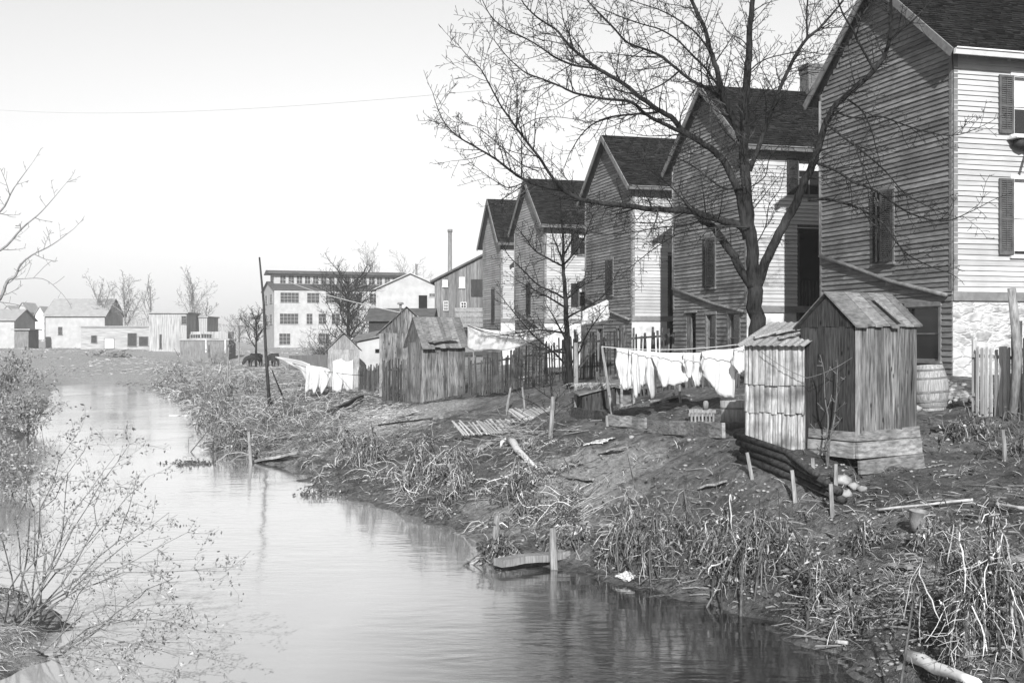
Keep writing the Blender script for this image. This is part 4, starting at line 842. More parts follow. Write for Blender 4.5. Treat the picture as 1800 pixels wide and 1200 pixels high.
# ------------------------------------------------------------------ trees
def smooth_path(pts, rad, k=4):
    out, ro = [], []; n = len(pts)
    for i in range(n-1):
        p0, p1, p2, p3 = pts[max(i-1,0)], pts[i], pts[i+1], pts[min(i+2,n-1)]
        for j in range(k):
            t = j/k; out.append(.5*((2*p1)+(-p0+p2)*t+(2*p0-5*p1+4*p2-p3)*t*t+(-p0+3*p1-3*p2+p3)*t**3)); ro.append(rad[i]*(1-t)+rad[i+1]*t)
    out.append(pts[-1]); ro.append(rad[-1]); return out, ro
def twig(mb, p, d, L, r, rr, lvl, up=.25, wob=.28, n=3, dens=1.0, leaves=None, minr=.0052):
    seg = max(3, int(L/.16)); pts = [p.copy()]; ds = []; d = d.normalized(); q = p.copy(); bend = Vector((rr.gauss(0,1),rr.gauss(0,1),rr.gauss(0,1)))*wob*.35
    for i in range(seg):
        d = (d+bend/seg*2+Vector((rr.gauss(0,1),rr.gauss(0,1),rr.gauss(0,1)))*wob*.3+Vector((0,0,up/seg))).normalized(); q = q+d*(L/seg); pts.append(q.copy()); ds.append(d.copy())
    mb.tube(pts, [max(minr, r*(1-.75*i/seg)) for i in range(seg+1)], n, cap=False)
    if leaves is not None and lvl <= leaves[1]:
        for i in range(1, len(pts)):
            for _ in range(leaves[2]):
                if rr.random() < leaves[3]:
                    c = pts[i]+Vector((rr.gauss(0,.03),rr.gauss(0,.03),rr.gauss(0,.03)-.02)); s = leaves[4]*rr.uniform(.5,1.3); a = Vector((rr.gauss(0,1),rr.gauss(0,1),rr.gauss(0,1))).normalized()*s; e = a.orthogonal().normalized()*s*.45
                    leaves[0].face([c-a*.5, c+e*.5, c+a*.5, c-e*.5])
    if lvl > 0:
        k = max(1, int(L*dens/(.14 if lvl > 1 else .11)))
        for j in range(k):
            t = .12+.85*(j+rr.random())/k; i = min(seg-1, int(t*seg)); a = pts[i].lerp(pts[i+1], t*seg-i); dd = ds[i]
            side = dd.cross(Vector((rr.gauss(0,1),rr.gauss(0,1),rr.gauss(0,1)))).normalized(); nd = (dd*rr.uniform(.35,.9)+side).normalized()
            twig(mb, a, nd, L*rr.uniform(.22,.5)*(1-.45*t), max(minr, r*.5*(1-.6*t)), rr, lvl-1, up, wob, n, dens, leaves, minr)
class Tree:
    def __init__(s, Y, seed): s.Y = Y; s.rr = random.Random(seed); s.tr = MB(); s.tw = MB(); s.limbs = []
    def limb(s, pix, r0, r1, dy0=0, dy1=0, sides=8, spawn=1.0, L=(.4,1.6), lvl=2, power=1.0, up=.25, start=.15):
        n = len(pix); pts = []
        for i,(x,y) in enumerate(pix):
            t = i/(n-1); Y = s.Y+dy0+(dy1-dy0)*t; pts.append(P(x,y,Y))
        rad = [.78*r0+(.8*r1-.78*r0)*(i/(n-1))**power for i in range(n)]
        pts, rad = smooth_path(pts, rad, 4)
        for i in range(1,len(pts)-1): pts[i] += Vector((s.rr.gauss(0,1),s.rr.gauss(0,1),s.rr.gauss(0,1)))*rad[i]*.10
        s.tr.tube(pts, rad, sides)
        if spawn:
            Ls = [0]
            for a,b in zip(pts[:-1],pts[1:]): Ls.append(Ls[-1]+(b-a).length)
            T = Ls[-1]; x = T*start
            while x < T:
                i = next(j for j in range(len(Ls)-1) if Ls[j+1] >= x); f = (x-Ls[i])/max(1e-6,Ls[i+1]-Ls[i]); p = pts[i].lerp(pts[i+1], f); d = (pts[i+1]-pts[i]).normalized()
                side = d.cross(Vector((s.rr.gauss(0,1),s.rr.gauss(0,1),s.rr.gauss(0,1)))).normalized(); q = x/T
                l = s.rr.uniform(*L)*(1.15-.5*q); nd = d*s.rr.uniform(.4,1.0)+side
                twig(s.tw, p, nd, l, min(rad[i]*.6, .006+l*.009), s.rr, lvl, up)
                x += s.rr.uniform(.06,.2)/spawn
            twig(s.tw, pts[-1], pts[-1]-pts[-2], L[1]*.4, r1, s.rr, 1, up)
    def finish(s, name, label, loc, mt='bark', mw='twig', group=None):
        root = thing(name, loc, label, 'tree', 0, group)
        s.tr.build('trunk', M[mt], root, smooth=True); s.tw.build('crown', M[mw], root); return root
t = Tree(26.0, 5)
g = on(P(1331,600,26.0).x, 26.0)
t.limb([(1332,700),(1331,650),(1330,600),(1329,560),(1327,520),(1325,490)], .25,.21, spawn=0, sides=14)
t.limb([(1325,505),(1322,460),(1319,410),(1313,340),(1308,270),(1309,200),(1313,130),(1317,90),(1319,40),(1326,-20),(1335,-90),(1340,-150)], .2,.035, 0,-.3, 12, 1.1, (.5,1.6), start=.2)
t.limb([(1308,262),(1298,232),(1282,195),(1270,165),(1262,130),(1249,90),(1238,50),(1215,0),(1195,-50),(1180,-100)], .115,.03, 0,-.9, 9, 1.2, (.4,1.5))
t.limb([(1331,505),(1345,462),(1370,410),(1395,365),(1412,325),(1428,290),(1438,262),(1452,215),(1472,182),(1500,158),(1530,130),(1552,103),(1562,75),(1566,40),(1566,0),(1570,-60)], .15,.03, 0,-2.2, 10, 1.0, (.4,1.5), start=.35, power=.9)
t.limb([(1538,124),(1512,80),(1500,55),(1482,25),(1472,-5),(1470,-40)], .035,.015, -1.9,-2.4, 6, .9, (.3,.9))
t.limb([(1563,70),(1580,55),(1605,36),(1640,-2),(1660,-30)], .035,.014, -2,-2.6, 6, .9, (.3,1.0))
t.limb([(1465,193),(1490,205),(1520,208),(1548,205),(1590,220),(1640,235),(1680,238),(1712,228),(1740,215)], .03,.008, -1.2,-2.4, 5, 1.0, (.25,.9), up=.1)
t.limb([(1452,218),(1478,238),(1510,262),(1535,282),(1560,305),(1590,340),(1625,360),(1650,372)], .035,.01, -1.2,-2.2, 5, 1.0, (.25,.9), up=0)
t.limb([(1490,175),(1515,195),(1530,225),(1540,260),(1548,290)], .03,.01, -1.3,-1.9, 5, .9, (.25,.7), up=0)
t.limb([(1420,352),(1450,350),(1480,356),(1510,366),(1535,380),(1560,400),(1575,425),(1600,450),(1640,470),(1665,478)], .045,.01, -.9,-2.2, 6, 1.0, (.25,1.0), up=.05)
t.limb([(1437,288),(1470,300),(1500,320),(1528,330),(1555,345),(1590,370),(1630,385),(1665,388),(1700,375),(1745,352)], .04,.008, -1.1,-2.6, 6, 1.0, (.25,1.0), up=.12)
t.limb([(1500,250),(1515,290),(1535,340),(1560,390),(1580,430),(1590,450)], .022,.008, -1.6,-2.2, 5, .8, (.2,.7), up=-.1)
t.limb([(1322,505),(1305,480),(1290,450),(1272,425),(1252,398),(1232,386)], .13,.10, 0,.4, 9, .4, (.3,1.0))
t.limb([(1313,412),(1300,396),(1262,386),(1217,372),(1187,369),(1150,368),(1120,364),(1082,360),(1050,356),(1019,350),(988,334),(960,329),(925,318),(895,298),(872,280),(835,258),(802,238),(778,210),(764,175)], .125,.009, .1,-1.2, 9, 1.25, (.5,1.7), power=.8, start=.1)
t.limb([(988,333),(968,308),(950,280),(928,252),(907,224),(894,205),(880,185),(862,152),(845,122),(825,102),(806,80)], .045,.008, -.7,-1.6, 6, 1.1, (.4,1.5))
t.limb([(907,224),(909,195),(909,165),(903,140),(896,110)], .016,.006, -1,-1.4, 5, .9, (.2,.8))
t.limb([(945,300),(915,288),(885,262),(860,240),(835,222),(800,215)], .018,.006, -.9,-1.8, 5, 1.2, (.3,.9))
t.limb([(925,319),(895,330),(870,318),(845,300),(825,285)], .02,.006, -.9,-1.5, 5, 1.2, (.3,.9))
t.limb([(912,226),(940,210),(975,206),(1010,210),(1040,218)], .014,.006, -1,-.6, 5, .9, (.2,.7))
t.limb([(1312,420),(1300,345),(1278,292),(1262,272),(1240,255),(1200,230),(1185,210),(1155,192),(1120,167),(1100,150),(1062,127),(1040,113),(1009,88),(992,70),(977,52),(946,32),(921,7),(905,-25)], .12,.012, 0,-1.8, 9, 1.2, (.5,1.7), power=.85, start=.25)
t.limb([(1205,236),(1180,224),(1155,212),(1135,201),(1110,180),(1075,175),(1047,172),(1009,163),(981,150),(950,138),(921,126),(890,98),(865,66)], .06,.009, -.6,-2.4, 7, 1.2, (.4,1.5))
t.limb([(1156,198),(1117,201),(1072,206),(1040,220),(1019,241),(1002,269),(995,287)], .035,.007, -.7,-.3, 6, 1.2, (.3,1.1))
t.limb([(1054,122),(1030,118),(1005,114),(974,100),(956,87),(928,70),(890,52),(865,31),(851,7),(840,-20)], .035,.008, -1.1,-2.2, 6, 1.2, (.4,1.3))
t.limb([(1009,88),(1000,60),(990,35),(985,5),(975,-20)], .022,.008, -1.3,-1.7, 5, 1.1, (.3,.9))
t.limb([(1303,250),(1297,222),(1282,192),(1260,167),(1232,150),(1222,145),(1200,130),(1166,101),(1135,87),(1103,75),(1075,45),(1054,24),(1030,-2),(1010,-30)], .07,.012, .3,-1.0, 7, 1.2, (.4,1.5))
t.limb([(1192,127),(1165,148),(1130,164)], .03,.016, -.1,-.5, 5, .9, (.3,.9))
t.limb([(1166,101),(1130,100),(1090,96),(1050,92),(1015,98)], .02,.007, -.3,-.9, 5, 1.1, (.3,.9))
t.limb([(1268,160),(1240,120),(1215,95),(1190,70),(1160,52),(1120,40),(1080,25),(1050,12)], .035,.01, -.4,-1.0, 6, 1.1, (.3,1.2))
t.limb([(1250,92),(1225,60),(1200,40),(1165,20),(1130,8),(1090,-5)], .03,.01, -.6,-1.2, 6, 1.1, (.3,1.2))
t.limb([(1318,300),(1340,240),(1360,185),(1378,140),(1400,95),(1419,68),(1440,50),(1460,28),(1473,13),(1487,-5),(1510,-40)], .075,.015, .3,1.2, 8, 1.1, (.4,1.4))
t.limb([(1419,68),(1418,30),(1420,0),(1425,-40)], .035,.02, 1,1.2, 6, 1.0, (.3,1.1))
t.limb([(1440,52),(1470,35),(1495,15),(1515,0),(1540,-20)], .02,.01, 1,1.2, 5, 1.0, (.3,1.0))
t.limb([(1313,130),(1335,110),(1360,100),(1400,92),(1420,92),(1455,96),(1500,96)], .022,.008, 0,.5, 5, 1.0, (.3,1.0))
t.limb([(1315,200),(1340,170),(1372,150),(1395,128),(1440,110)], .022,.008, 0,.4, 5, 1.0, (.3,1.0))
t.limb([(1309,225),(1290,255),(1265,290),(1245,330)], .022,.007, -.1,-.9, 5, 1.1, (.3,1.0), up=-.1)
t.limb([(1306,330),(1270,330),(1230,300),(1200,282),(1165,270),(1140,262)], .03,.008, -.2,-1.2, 5, 1.1, (.3,1.2))
t.limb([(1217,372),(1195,345),(1170,320),(1140,295),(1115,262)], .025,.008, -.2,-.9, 5, 1.1, (.3,1.1))
t.limb([(1235,386),(1205,395),(1160,400),(1110,408),(1060,412),(1020,400)], .025,.008, -.1,-.9, 5, 1.1, (.3,1.1))
t.limb([(1318,400),(1280,398),(1240,402),(1200,408),(1160,430),(1120,460),(1095,480)], .028,.008, -.2,-1.2, 5, 1.1, (.3,1.1), up=-.05)
t.limb([(1322,440),(1345,400),(1352,360),(1372,330),(1380,290)], .02,.008, .1,.7, 5, 1.0, (.3,1.0))
t.limb([(1318,330),(1345,310),(1352,280),(1375,250),(1400,235)], .02,.008, .1,.7, 5, 1.0, (.3,.9))
t.finish('bare_tree', 'big many-limbed bare tree behind the slab shed, before the second house', g)
t = Tree(30.5, 8); g = on(P(1003,600,30.5).x, 30.5)
t.limb([(1003,680),(1000,640),(997,600),(995,550),(992,500),(990,462),(990,420),(987,385),(984,340)], .125,.015, spawn=1.4, L=(.3,1.1), sides=8, start=.45)
for pix in ([(1000,655),(985,630),(950,600),(925,575),(900,545),(880,520)],[(996,600),(975,560),(960,535)],[(993,525),(970,512),(945,500),(920,475),(895,450),(880,425)],[(994,540),(960,520),(930,505),(905,490)],
    [(990,468),(965,455),(940,440),(925,420),(905,395)],[(990,466),(1005,450),(1020,430),(1030,410),(1042,380),(1046,372)],[(990,462),(980,435),(972,415),(965,390)],[(990,450),(1008,415),(1018,385),(1024,350)],
    [(1003,640),(1020,615),(1030,590),(1050,560),(1062,545)],[(994,560),(1030,540),(1060,520),(1080,490)],[(994,585),(950,580),(910,585),(880,590)],[(992,530),(1020,505),(1048,490)],[(999,620),(960,615),(925,600)]):
    t.limb(pix, .04,.009, 0, R.uniform(-1,1), 5, 1.5, (.25,.9), lvl=2, up=.3)
t.finish('small_tree', 'small bare tree of upswept branches in front of the fourth house', g)
# bare sapling by the split post
t = Tree(22.6, 9); g = G(963,768)
t.Y = g.y
t.limb([(963,772),(966,740),(969,700),(968,665),(972,630)], .022,.006, spawn=0, sides=5)
for pix in ([(966,730),(945,712),(920,700),(900,680)],[(967,712),(990,690),(1003,670)],[(968,700),(940,680),(925,655),(918,640)],[(966,740),(985,720),(1000,712)],[(968,690),(975,660),(990,640)]): t.limb(pix, .01,.004, 0,R.uniform(-.4,.4), 4, 1.3, (.15,.45), lvl=1)
t.finish('sapling', 'bare spindly sapling beside the thick pale split post', g)
# twin-stemmed vine sapling before the outhouse
t = Tree(15.7, 10); g = G(1455,818); t.Y = g.y-.05
t.limb([(1455,825),(1452,780),(1456,740),(1450,700),(1449,660),(1446,640)], .02,.008, spawn=.9, L=(.1,.35), lvl=1, sides=5)
t.limb([(1455,822),(1458,775),(1466,740),(1470,700),(1472,650)], .022,.01, spawn=.9, L=(.1,.4), lvl=1, sides=5)
t.finish('climber', 'thin dry climbing shrub in front of the dark side of the big outhouse', g, mt='twig_mid', mw='twig_mid')
# branches of a tree standing off to the left
t = Tree(24, 11)
t.limb([(-330,780),(-330,640),(-310,500),(-290,380),(-280,250)], .22,.05, 0,0, 10, 0)
t.limb([(-325,640),(-200,620),(-90,580),(-30,550),(0,525),(12,495),(27,485),(35,467),(55,449),(92,430),(130,402)], .07,.006, 0,0, 6, .5, (.3,.9), lvl=1, start=.6)
t.limb([(27,491),(75,490),(105,512),(120,530)], .012,.004, 0,0, 4, .5, (.2,.5), lvl=0)
t.limb([(-315,500),(-180,470),(-60,450),(0,440),(40,400),(75,370),(118,320)], .06,.004, 0,0, 5, .4, (.3,.8), lvl=1, start=.6)
t.limb([(-305,450),(-150,420),(-50,395),(0,372),(25,330),(58,285)], .06,.004, 0,0, 5, .5, (.3,.9), lvl=1, start=.6)
t.finish('overhanging_tree', 'bare tree standing off to the left, its long thin twigs reaching over the creek', on(P(-330,700,24).x,24), mw='twig_pale', mt='twig_pale')
# distant trees
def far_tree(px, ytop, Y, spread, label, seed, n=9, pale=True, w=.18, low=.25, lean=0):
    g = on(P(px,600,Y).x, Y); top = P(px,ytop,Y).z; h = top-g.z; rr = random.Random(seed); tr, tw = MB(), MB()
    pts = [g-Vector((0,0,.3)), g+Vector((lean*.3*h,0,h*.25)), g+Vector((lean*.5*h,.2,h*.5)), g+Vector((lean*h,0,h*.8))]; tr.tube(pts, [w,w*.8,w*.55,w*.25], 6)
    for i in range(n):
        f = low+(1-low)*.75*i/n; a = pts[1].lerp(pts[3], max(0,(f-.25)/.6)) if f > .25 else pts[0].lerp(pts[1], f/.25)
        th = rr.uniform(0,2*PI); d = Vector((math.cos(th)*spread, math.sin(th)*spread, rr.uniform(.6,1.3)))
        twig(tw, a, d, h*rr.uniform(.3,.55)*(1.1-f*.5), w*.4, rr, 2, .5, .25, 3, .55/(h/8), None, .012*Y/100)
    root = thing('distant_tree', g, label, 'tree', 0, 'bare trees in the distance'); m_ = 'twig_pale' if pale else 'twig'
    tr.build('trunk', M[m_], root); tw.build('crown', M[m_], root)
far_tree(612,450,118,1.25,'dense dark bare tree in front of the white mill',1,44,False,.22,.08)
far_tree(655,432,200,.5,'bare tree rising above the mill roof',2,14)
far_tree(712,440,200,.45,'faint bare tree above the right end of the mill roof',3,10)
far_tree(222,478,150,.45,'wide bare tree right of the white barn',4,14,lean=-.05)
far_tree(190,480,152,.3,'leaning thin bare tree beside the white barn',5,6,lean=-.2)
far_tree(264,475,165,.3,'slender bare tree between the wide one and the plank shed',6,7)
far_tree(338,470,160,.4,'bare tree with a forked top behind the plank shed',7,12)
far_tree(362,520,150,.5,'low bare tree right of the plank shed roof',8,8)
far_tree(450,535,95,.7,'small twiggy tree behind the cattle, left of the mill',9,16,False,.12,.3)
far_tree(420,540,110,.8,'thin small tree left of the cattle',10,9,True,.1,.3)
for (px,py,Y,h,n,lab,s) in ((590,600,100,3.2,50,'dark tangled shrub below the mill windows',1),(560,605,100,2.2,30,'low twiggy shrub left of the dark tangle',2),(335,612,120,1.6,22,'dark low shrub under the porch roof shed',3),(380,612,110,1.8,22,'scrubby bush right of the porch roof shed',4),(300,640,90,1.3,12,'pale scrub bush at the far bank',5),(690,640,44,1.0,10,'fine twiggy shrub before the tall board shed',6)):
    rr = random.Random(s+40); tw = MB(); g = on(P(px,600,Y).x,Y)
    for i in range(n):
        th = rr.uniform(0,2*PI); twig(tw, g+Vector((rr.gauss(0,.6),rr.gauss(0,.3),0)), Vector((math.cos(th),math.sin(th),rr.uniform(.8,1.6))), h*rr.uniform(.6,1.2), .02*Y/60, rr, 2, .2, .3, 3, 1.0/h, None, .011*Y/100)
    tag(tw.build('shrub', M['twig'] if s in (1,3) else M['twig_pale']), lab, 'shrub')
# ------------------------------------------------------------------ bushes by the water
def bush(base, ends, label, seed, r=.014, lvl=2, leafsize=.04, mt='twig_pale', dens=1.0, leafp=.5, L=.35):
    rr = random.Random(seed); tw, lf = MB(), MB(); root = thing('bush', base, label, 'bush', 0)
    for e in ends:
        e = Vector(e); b0 = base+Vector((rr.gauss(0,.12),rr.gauss(0,.12),0)); d = e-b0; ln = d.length; n = 7
        pts = []; off = Vector((rr.gauss(0,1),rr.gauss(0,1),rr.gauss(0,.4)))*.06*ln
        for i in range(n+1):
            t = i/n; pts.append(b0.lerp(e,t)+Vector((0,0,.04*ln*math.sin(PI*t)))+off*math.sin(PI*t)+Vector((rr.gauss(0,1),rr.gauss(0,1),rr.gauss(0,1)))*.03)
        rad = [r*(1-.75*i/n)*rr.uniform(.9,1.1) for i in range(n+1)]; tw.tube(pts, rad, 5, cap=False)
        for i in range(2, n+1):
            for _ in range(3):
                if rr.random() < .75*dens:
                    dd = (pts[i]-pts[i-1]).normalized(); side = dd.cross(Vector((rr.gauss(0,1),rr.gauss(0,1),rr.gauss(0,1)))).normalized()
                    twig(tw, pts[i], dd*rr.uniform(.5,1.2)+side, L*rr.uniform(.4,1.3), rad[i]*.5, rr, 1, .1, .3, 3, 1.0, (lf,1,2,leafp*(i/n)**2,leafsize), .0022)
    tw.build('stems', M[mt], root); lf.build('leaves', M['leaf_pale'], root); return root
B0 = G(40,1090); ends = []
for (x,y,Y) in ((130,765,11.5),(210,800,12),(250,840,12),(120,830,11),(60,800,11),(10,810,11),(170,900,11.5),(-20,850,11),(80,760,12.5),(240,860,10.8),(330,945,11),(392,1005,10.6),(300,900,10.8),(340,980,10.5),(180,870,11),(150,800,11.2),(-60,800,11),(0,760,12),(50,880,11.4),(220,780,12.4)): ends.append(P(x,y,Y))
bush(B0, ends, 'leaning foreground bush with dried leaves on the left mound', 3, r=.011, dens=1.0, leafp=.8, leafsize=.045)
B1 = G(85,1140,.0); ends = [P(*q) for q in ((370,1105,10.2),(330,1060,10.2),(300,1020,10.2),(260,1100,10),(310,1150,9.8),(200,1160,9.9),(180,1010,10.4),(230,1190,9.6),(340,1135,10))]
bush(B1, ends, 'low spreading bush trailing over the water at the bottom left', 4, r=.010, dens=1.0, leafp=.8, leafsize=.045)
for (px,py,Y,w,h,lab,s) in ((0,700,46,1.5,2.1,'tall dense faded bush on the far left bank',5),(50,740,40,1.1,1.1,'low leafy bush dipping into the water at the left bank',6),(-60,800,30,1.6,2.0,'bush at the left edge, over the water',7),(10,830,24,.8,.9,'small dark leafy bush at the left edge above the foreground bush',8)):
    g = on(P(px,600,Y).x, Y); g.z = max(g.z,0); rr = random.Random(s); ends = [g+Vector((rr.gauss(0,w*.5), rr.gauss(0,w*.4), h*rr.uniform(.35,1.05))) for _ in range(34)]
    bush(g, ends, lab, s, r=.014*Y/30, leafsize=.10*Y/40, mt='twig_pale', dens=.9, leafp=.5, L=.5)
b = MB(); g = G(50,1085); b.rock(g-Vector((0,0,.12)), .34, .75, 4, 11); tag(b.build('mound', mat('mound_peat', .1, .26, 9, bump=.9, bdist=.03), smooth=True), 'brown earth hummock under the foreground bush', 'mound')
# ------------------------------------------------------------------ dead weeds and flood straw
def weed(px, py, h, wd, n, label, seed, stems=4, m='weedstraw', name='dead_weed', lean=0):
    g = G(px,py); rr = random.Random(seed); root = thing(name, g, label, 'weed', 0); st, dr, dk = MB(), MB(), MB(); h *= rr.uniform(1.15,1.4)
    big = min(1.35,.8+g.y/60); sp = []; npk = max(1,stems//2); peaks = [Vector(((k-(npk-1)/2)*wd*.5/npk*2+lean*h+rr.gauss(0,.05), rr.gauss(0,.08), h*rr.uniform(.6,1.08))) for k in range(npk)]
    def settle(q):
        zz = max(H(q.x,q.y),0)+.01
        if q.z < zz: q.z = zz+rr.uniform(0,.02)
        return q
    for i in range(stems*2+2):
        pk = rr.choice(peaks); b0 = g+Vector((pk.x*.6+rr.gauss(0,wd*.5), rr.gauss(0,wd*.3), 0)); b0.z = max(H(b0.x,b0.y),0)-.04; top = g+pk; top = b0.lerp(top, rr.uniform(.5,1.04)); kn = b0.lerp(top,rr.uniform(.3,.7))+Vector((rr.gauss(0,.09),rr.gauss(0,.07),rr.gauss(0,.05)))
        pts = [b0, kn, top]; st.tube(pts, [.013*big,.010*big,.005*big], 5); sp.append(pts)
    for i in range(int(n*.5)):     # broken, forking side stalks
        p = rr.choice(sp); t = rr.random(); a = p[1].lerp(p[2],t) if rr.random() < .7 else p[0].lerp(p[1],.4+.6*t); d = Vector((rr.gauss(0,1),rr.gauss(0,1),rr.uniform(-1.1,.5)))
        q = a.copy(); pts = [a]; L = rr.uniform(.1,.5)*h**.5; v = d.normalized()
        for j in range(4):
            v = (v+Vector((rr.gauss(0,.55),rr.gauss(0,.55),rr.gauss(-.18,.4)))).normalized(); q = settle(q+v*L/4); pts.append(q.copy())
        mb = dr if rr.random() < .7 else dk; r = rr.uniform(.002,.0055)*big; mb.tube(pts, [r,r*.9,r*.8,r*.7,r*.4], 3, cap=False)
        if rr.random() < .5:
            w = pts[2]; e = w+Vector((rr.gauss(0,1),rr.gauss(0,1),rr.gauss(-.3,.7))).normalized()*L*.45; mb.tube([w, settle(w.lerp(e,.5)+Vector((0,0,.01))), settle(e)], [r*.7,r*.6,r*.3], 3, cap=False)
    for i in range(int(n*.55)):    # limp hanging straw
        p = rr.choice(sp); t = rr.uniform(.3,1)**.7; a = p[0].lerp(p[1],t*2) if t < .5 else p[1].lerp(p[2],t*2-1); q = a.copy(); pts = [a]; L = min(.55,rr.uniform(.2,.8)*h*rr.uniform(.5,1.1))*(1 if g.y < 20 else 1.4); th = rr.uniform(0,2*PI)
        v = Vector((math.cos(th),math.sin(th)*.7,rr.gauss(.2,.5)))*rr.uniform(.2,.9); kink = rr.uniform(.15,.6); gv = rr.uniform(.3,.9)
        for j in range(6):
            v = v*.75+Vector((rr.gauss(0,kink),rr.gauss(0,kink),rr.gauss(0,kink)-gv)); q = settle(q+v.normalized()*(L/6)); pts.append(q.copy())
        r = rr.uniform(.0022,.0065)*(1.7 if rr.random() < .1 else 1)*big; (dr if rr.random() < .66 else dk).tube(pts, [r]*6+[r*.5], 3, cap=False)
    for i in range(2*n):           # curled leaf rags and clotted mud
        p = rr.choice(sp); a = p[0].lerp(p[2],rr.uniform(.1,1))+Vector((rr.gauss(0,wd*.22),rr.gauss(0,wd*.18),rr.gauss(0,.05))); a = settle(a); s_ = rr.uniform(.008,.045)*big; u = Vector((rr.gauss(0,1),rr.gauss(0,1),rr.gauss(0,1.3))).normalized()*s_; v = u.orthogonal().normalized()*s_*rr.uniform(.3,.8); w = u.cross(v).normalized()*s_*.4
        (dr if i%9 == 0 else dk).face([a-u,a+v+w,a+u,a-v+w])
    st.build('stems', M['weedstem'], root); dr.build('blades', M[m], root); dk.build('dead_leaves', M['weedstem'], root); return root
WEEDS = [(1720,1150,1.35,.6,330,'tallest clump of draped dead weed at the right edge',5),(1760,1100,.9,.5,160,'second weed clump at the right edge, behind the tallest one',4),
 (1125,985,.95,.55,170,'dead weed clump with a bare stick poking up, left end of the big tangle',4),(1190,985,.85,.6,170,'tangled weed clump draped like a tent, second in the big tangle',4),(1250,1000,.7,.6,150,'weed clump with a white rag, middle of the big tangle',5),
 (1310,1005,.75,.6,160,'dark hollow weed clump right of the middle of the big tangle',5),(1360,1010,.8,.5,150,'last weed clump of the big tangle, hanging over wet mud',5),(1450,1060,.75,.35,120,'leaning weed stalk with clotted leaves below the bucket',4),
 (1520,965,.42,.4,110,'short shock of bent straw left of the bucket',4),(1500,1120,.45,.35,90,'weed clump drooping at the mud bottom, right of the clotted stalk',4),(1640,960,.4,.3,50,'sparse bent weed right of the bucket',3),
 (1705,1010,.4,.3,40,'thin straw tuft left of the tallest weed',3),(905,885,.75,.35,120,'dark weed clump leaning down to the plank stakes',4),(935,905,.6,.35,110,'long straw fan sliding down the bank',4),
 (735,850,.85,.45,140,'tall straw shock with drooping head on the bank, left of the fallen panel',4),(775,850,.75,.5,140,'straw shock right of the drooping one',4),(810,870,.6,.45,110,'straw fan over a dark hollow in the bank',4),
 (605,815,.95,.35,130,'dark-headed weed clump with hanging straw, leftmost on the bank',4),(655,815,.75,.4,140,'broad weed clump beside the dark-headed one',5),(480,748,.55,.9,130,'overhanging tuft above a dark hollow by the tall pole',6),
 (515,740,.5,.6,100,'weed tuft right of the tall pole foot',5),(380,745,.9,1.0,130,'weed clump at the narrow point of the far bank',6),(400,790,.8,.8,170,'bushy weed clump at the water edge of the weedy point',7),(432,790,.7,.7,140,'reedy tuft beside the pale stake at the weedy point',6),
 (350,700,1.0,1.3,120,'pale weeds at the far bend of the creek',6),(395,700,1.0,1.3,130,'weeds under the tall thin pole',6),(440,690,.9,1.2,110,'weeds left of the tall pole foot',5),(300,675,1.0,1.6,110,'straw tufts at the far end of the creek',6),
 (870,985,.4,.4,120,'dark weed tuft around the flat post in the water',5),(1070,985,.35,.5,110,'low roots and straw beside the creek plank',5),(1010,960,.3,.5,90,'low straw mat above the creek plank',5),
 (340,815,.3,.8,100,'dark raft of weeds stranded in the creek off the weedy point',6),(570,870,.25,.6,80,'low clump of wet weeds at the water edge, below the leftmost weed',5),(1730,770,.45,.7,120,'dry weed patch at the foot of the right-hand fence',6),(1790,800,.45,.6,100,'dry weeds at the right edge by the pale stake',6)]
for i,(px,py,h,wd,n,lab,st) in enumerate(WEEDS):
    weed(px, py, h*.95, wd, int(n*.85), lab, 100+i, st, 'weedstraw' if i%5 else 'straw', lean=R.uniform(-.15,.15))
# bare sticks poking from the tangle
for (x0,y0,x1,y1,l) in ((1125,900,1103,798,'dark bare stick standing in the left weed clump of the tangle'),(725,800,722,845,'thin dark stem below the drooping straw shock'),(1455,1010,1378,905,'long dark leaning stalk left of the clotted weeds'),(1690,1010,1655,940,'short dark slanting stick left of the tallest weed')):
    g = G(x0,max(y0,y1)) if y1 > y0 else G(x0,y0+20); b = MB(); t = P(x1,min(y0,y1),g.y); b.tube([g,g.lerp(t,.5)+Vector((.02,0,0)),t],[.014,.011,.008],5); tag(b.build('bare_stick', M['weedstem']), l, 'stick')
# grass, straw and litter: nobody could count them
def blades(name, n, sample, hr, label, m, seed, flat=.0, rr_=(.0015,.0035), kind='stuff', k=3):
    rr = random.Random(seed); b = MB(); c = 0; tries = 0
    while c < n and tries < n*30:
        tries += 1; s = sample(rr)
        if s is None: continue
        x, y, sc = s; z = H(x,y); h = rr.uniform(*hr)*sc; th = rr.uniform(0,2*PI); ln = rr.uniform(.2,1.2)+flat*3; p = Vector((x,y,z-.01)); pts = [p]; 
        d = Vector((math.cos(th)*ln, math.sin(th)*ln, 1.0)).normalized()
        for j in range(k): d = (d+Vector((rr.gauss(0,.25),rr.gauss(0,.25),-.28-.2*flat))).normalized(); p = p+d*h/k; p.z = max(p.z, max(H(p.x,p.y),0)+.004); pts.append(p)
        w = rr.uniform(*rr_)*sc*max(1,y/16); b.tube(pts, [w]*k+[w*.4], 3, cap=False); c += 1
    return tag(b.build(name, M[m]), label, kind=kind)
def near(rr):
    px = rr.uniform(430,1800); py = 700+(rr.random()**.7)*500; g = G(px,py)
    if g.z < .03: return None
    d = SD(g.x,g.y); v = noise.noise(Vector((g.x*.7,g.y*.7,3)))+noise.noise(Vector((g.x*2.2,g.y*2.2,6)))*.5
    edge = max(0,1-abs(d-1.1)/1.3)
    if rr.random() > max(0, v*.9+.05+edge*.55): return None
    return g.x, g.y, 1
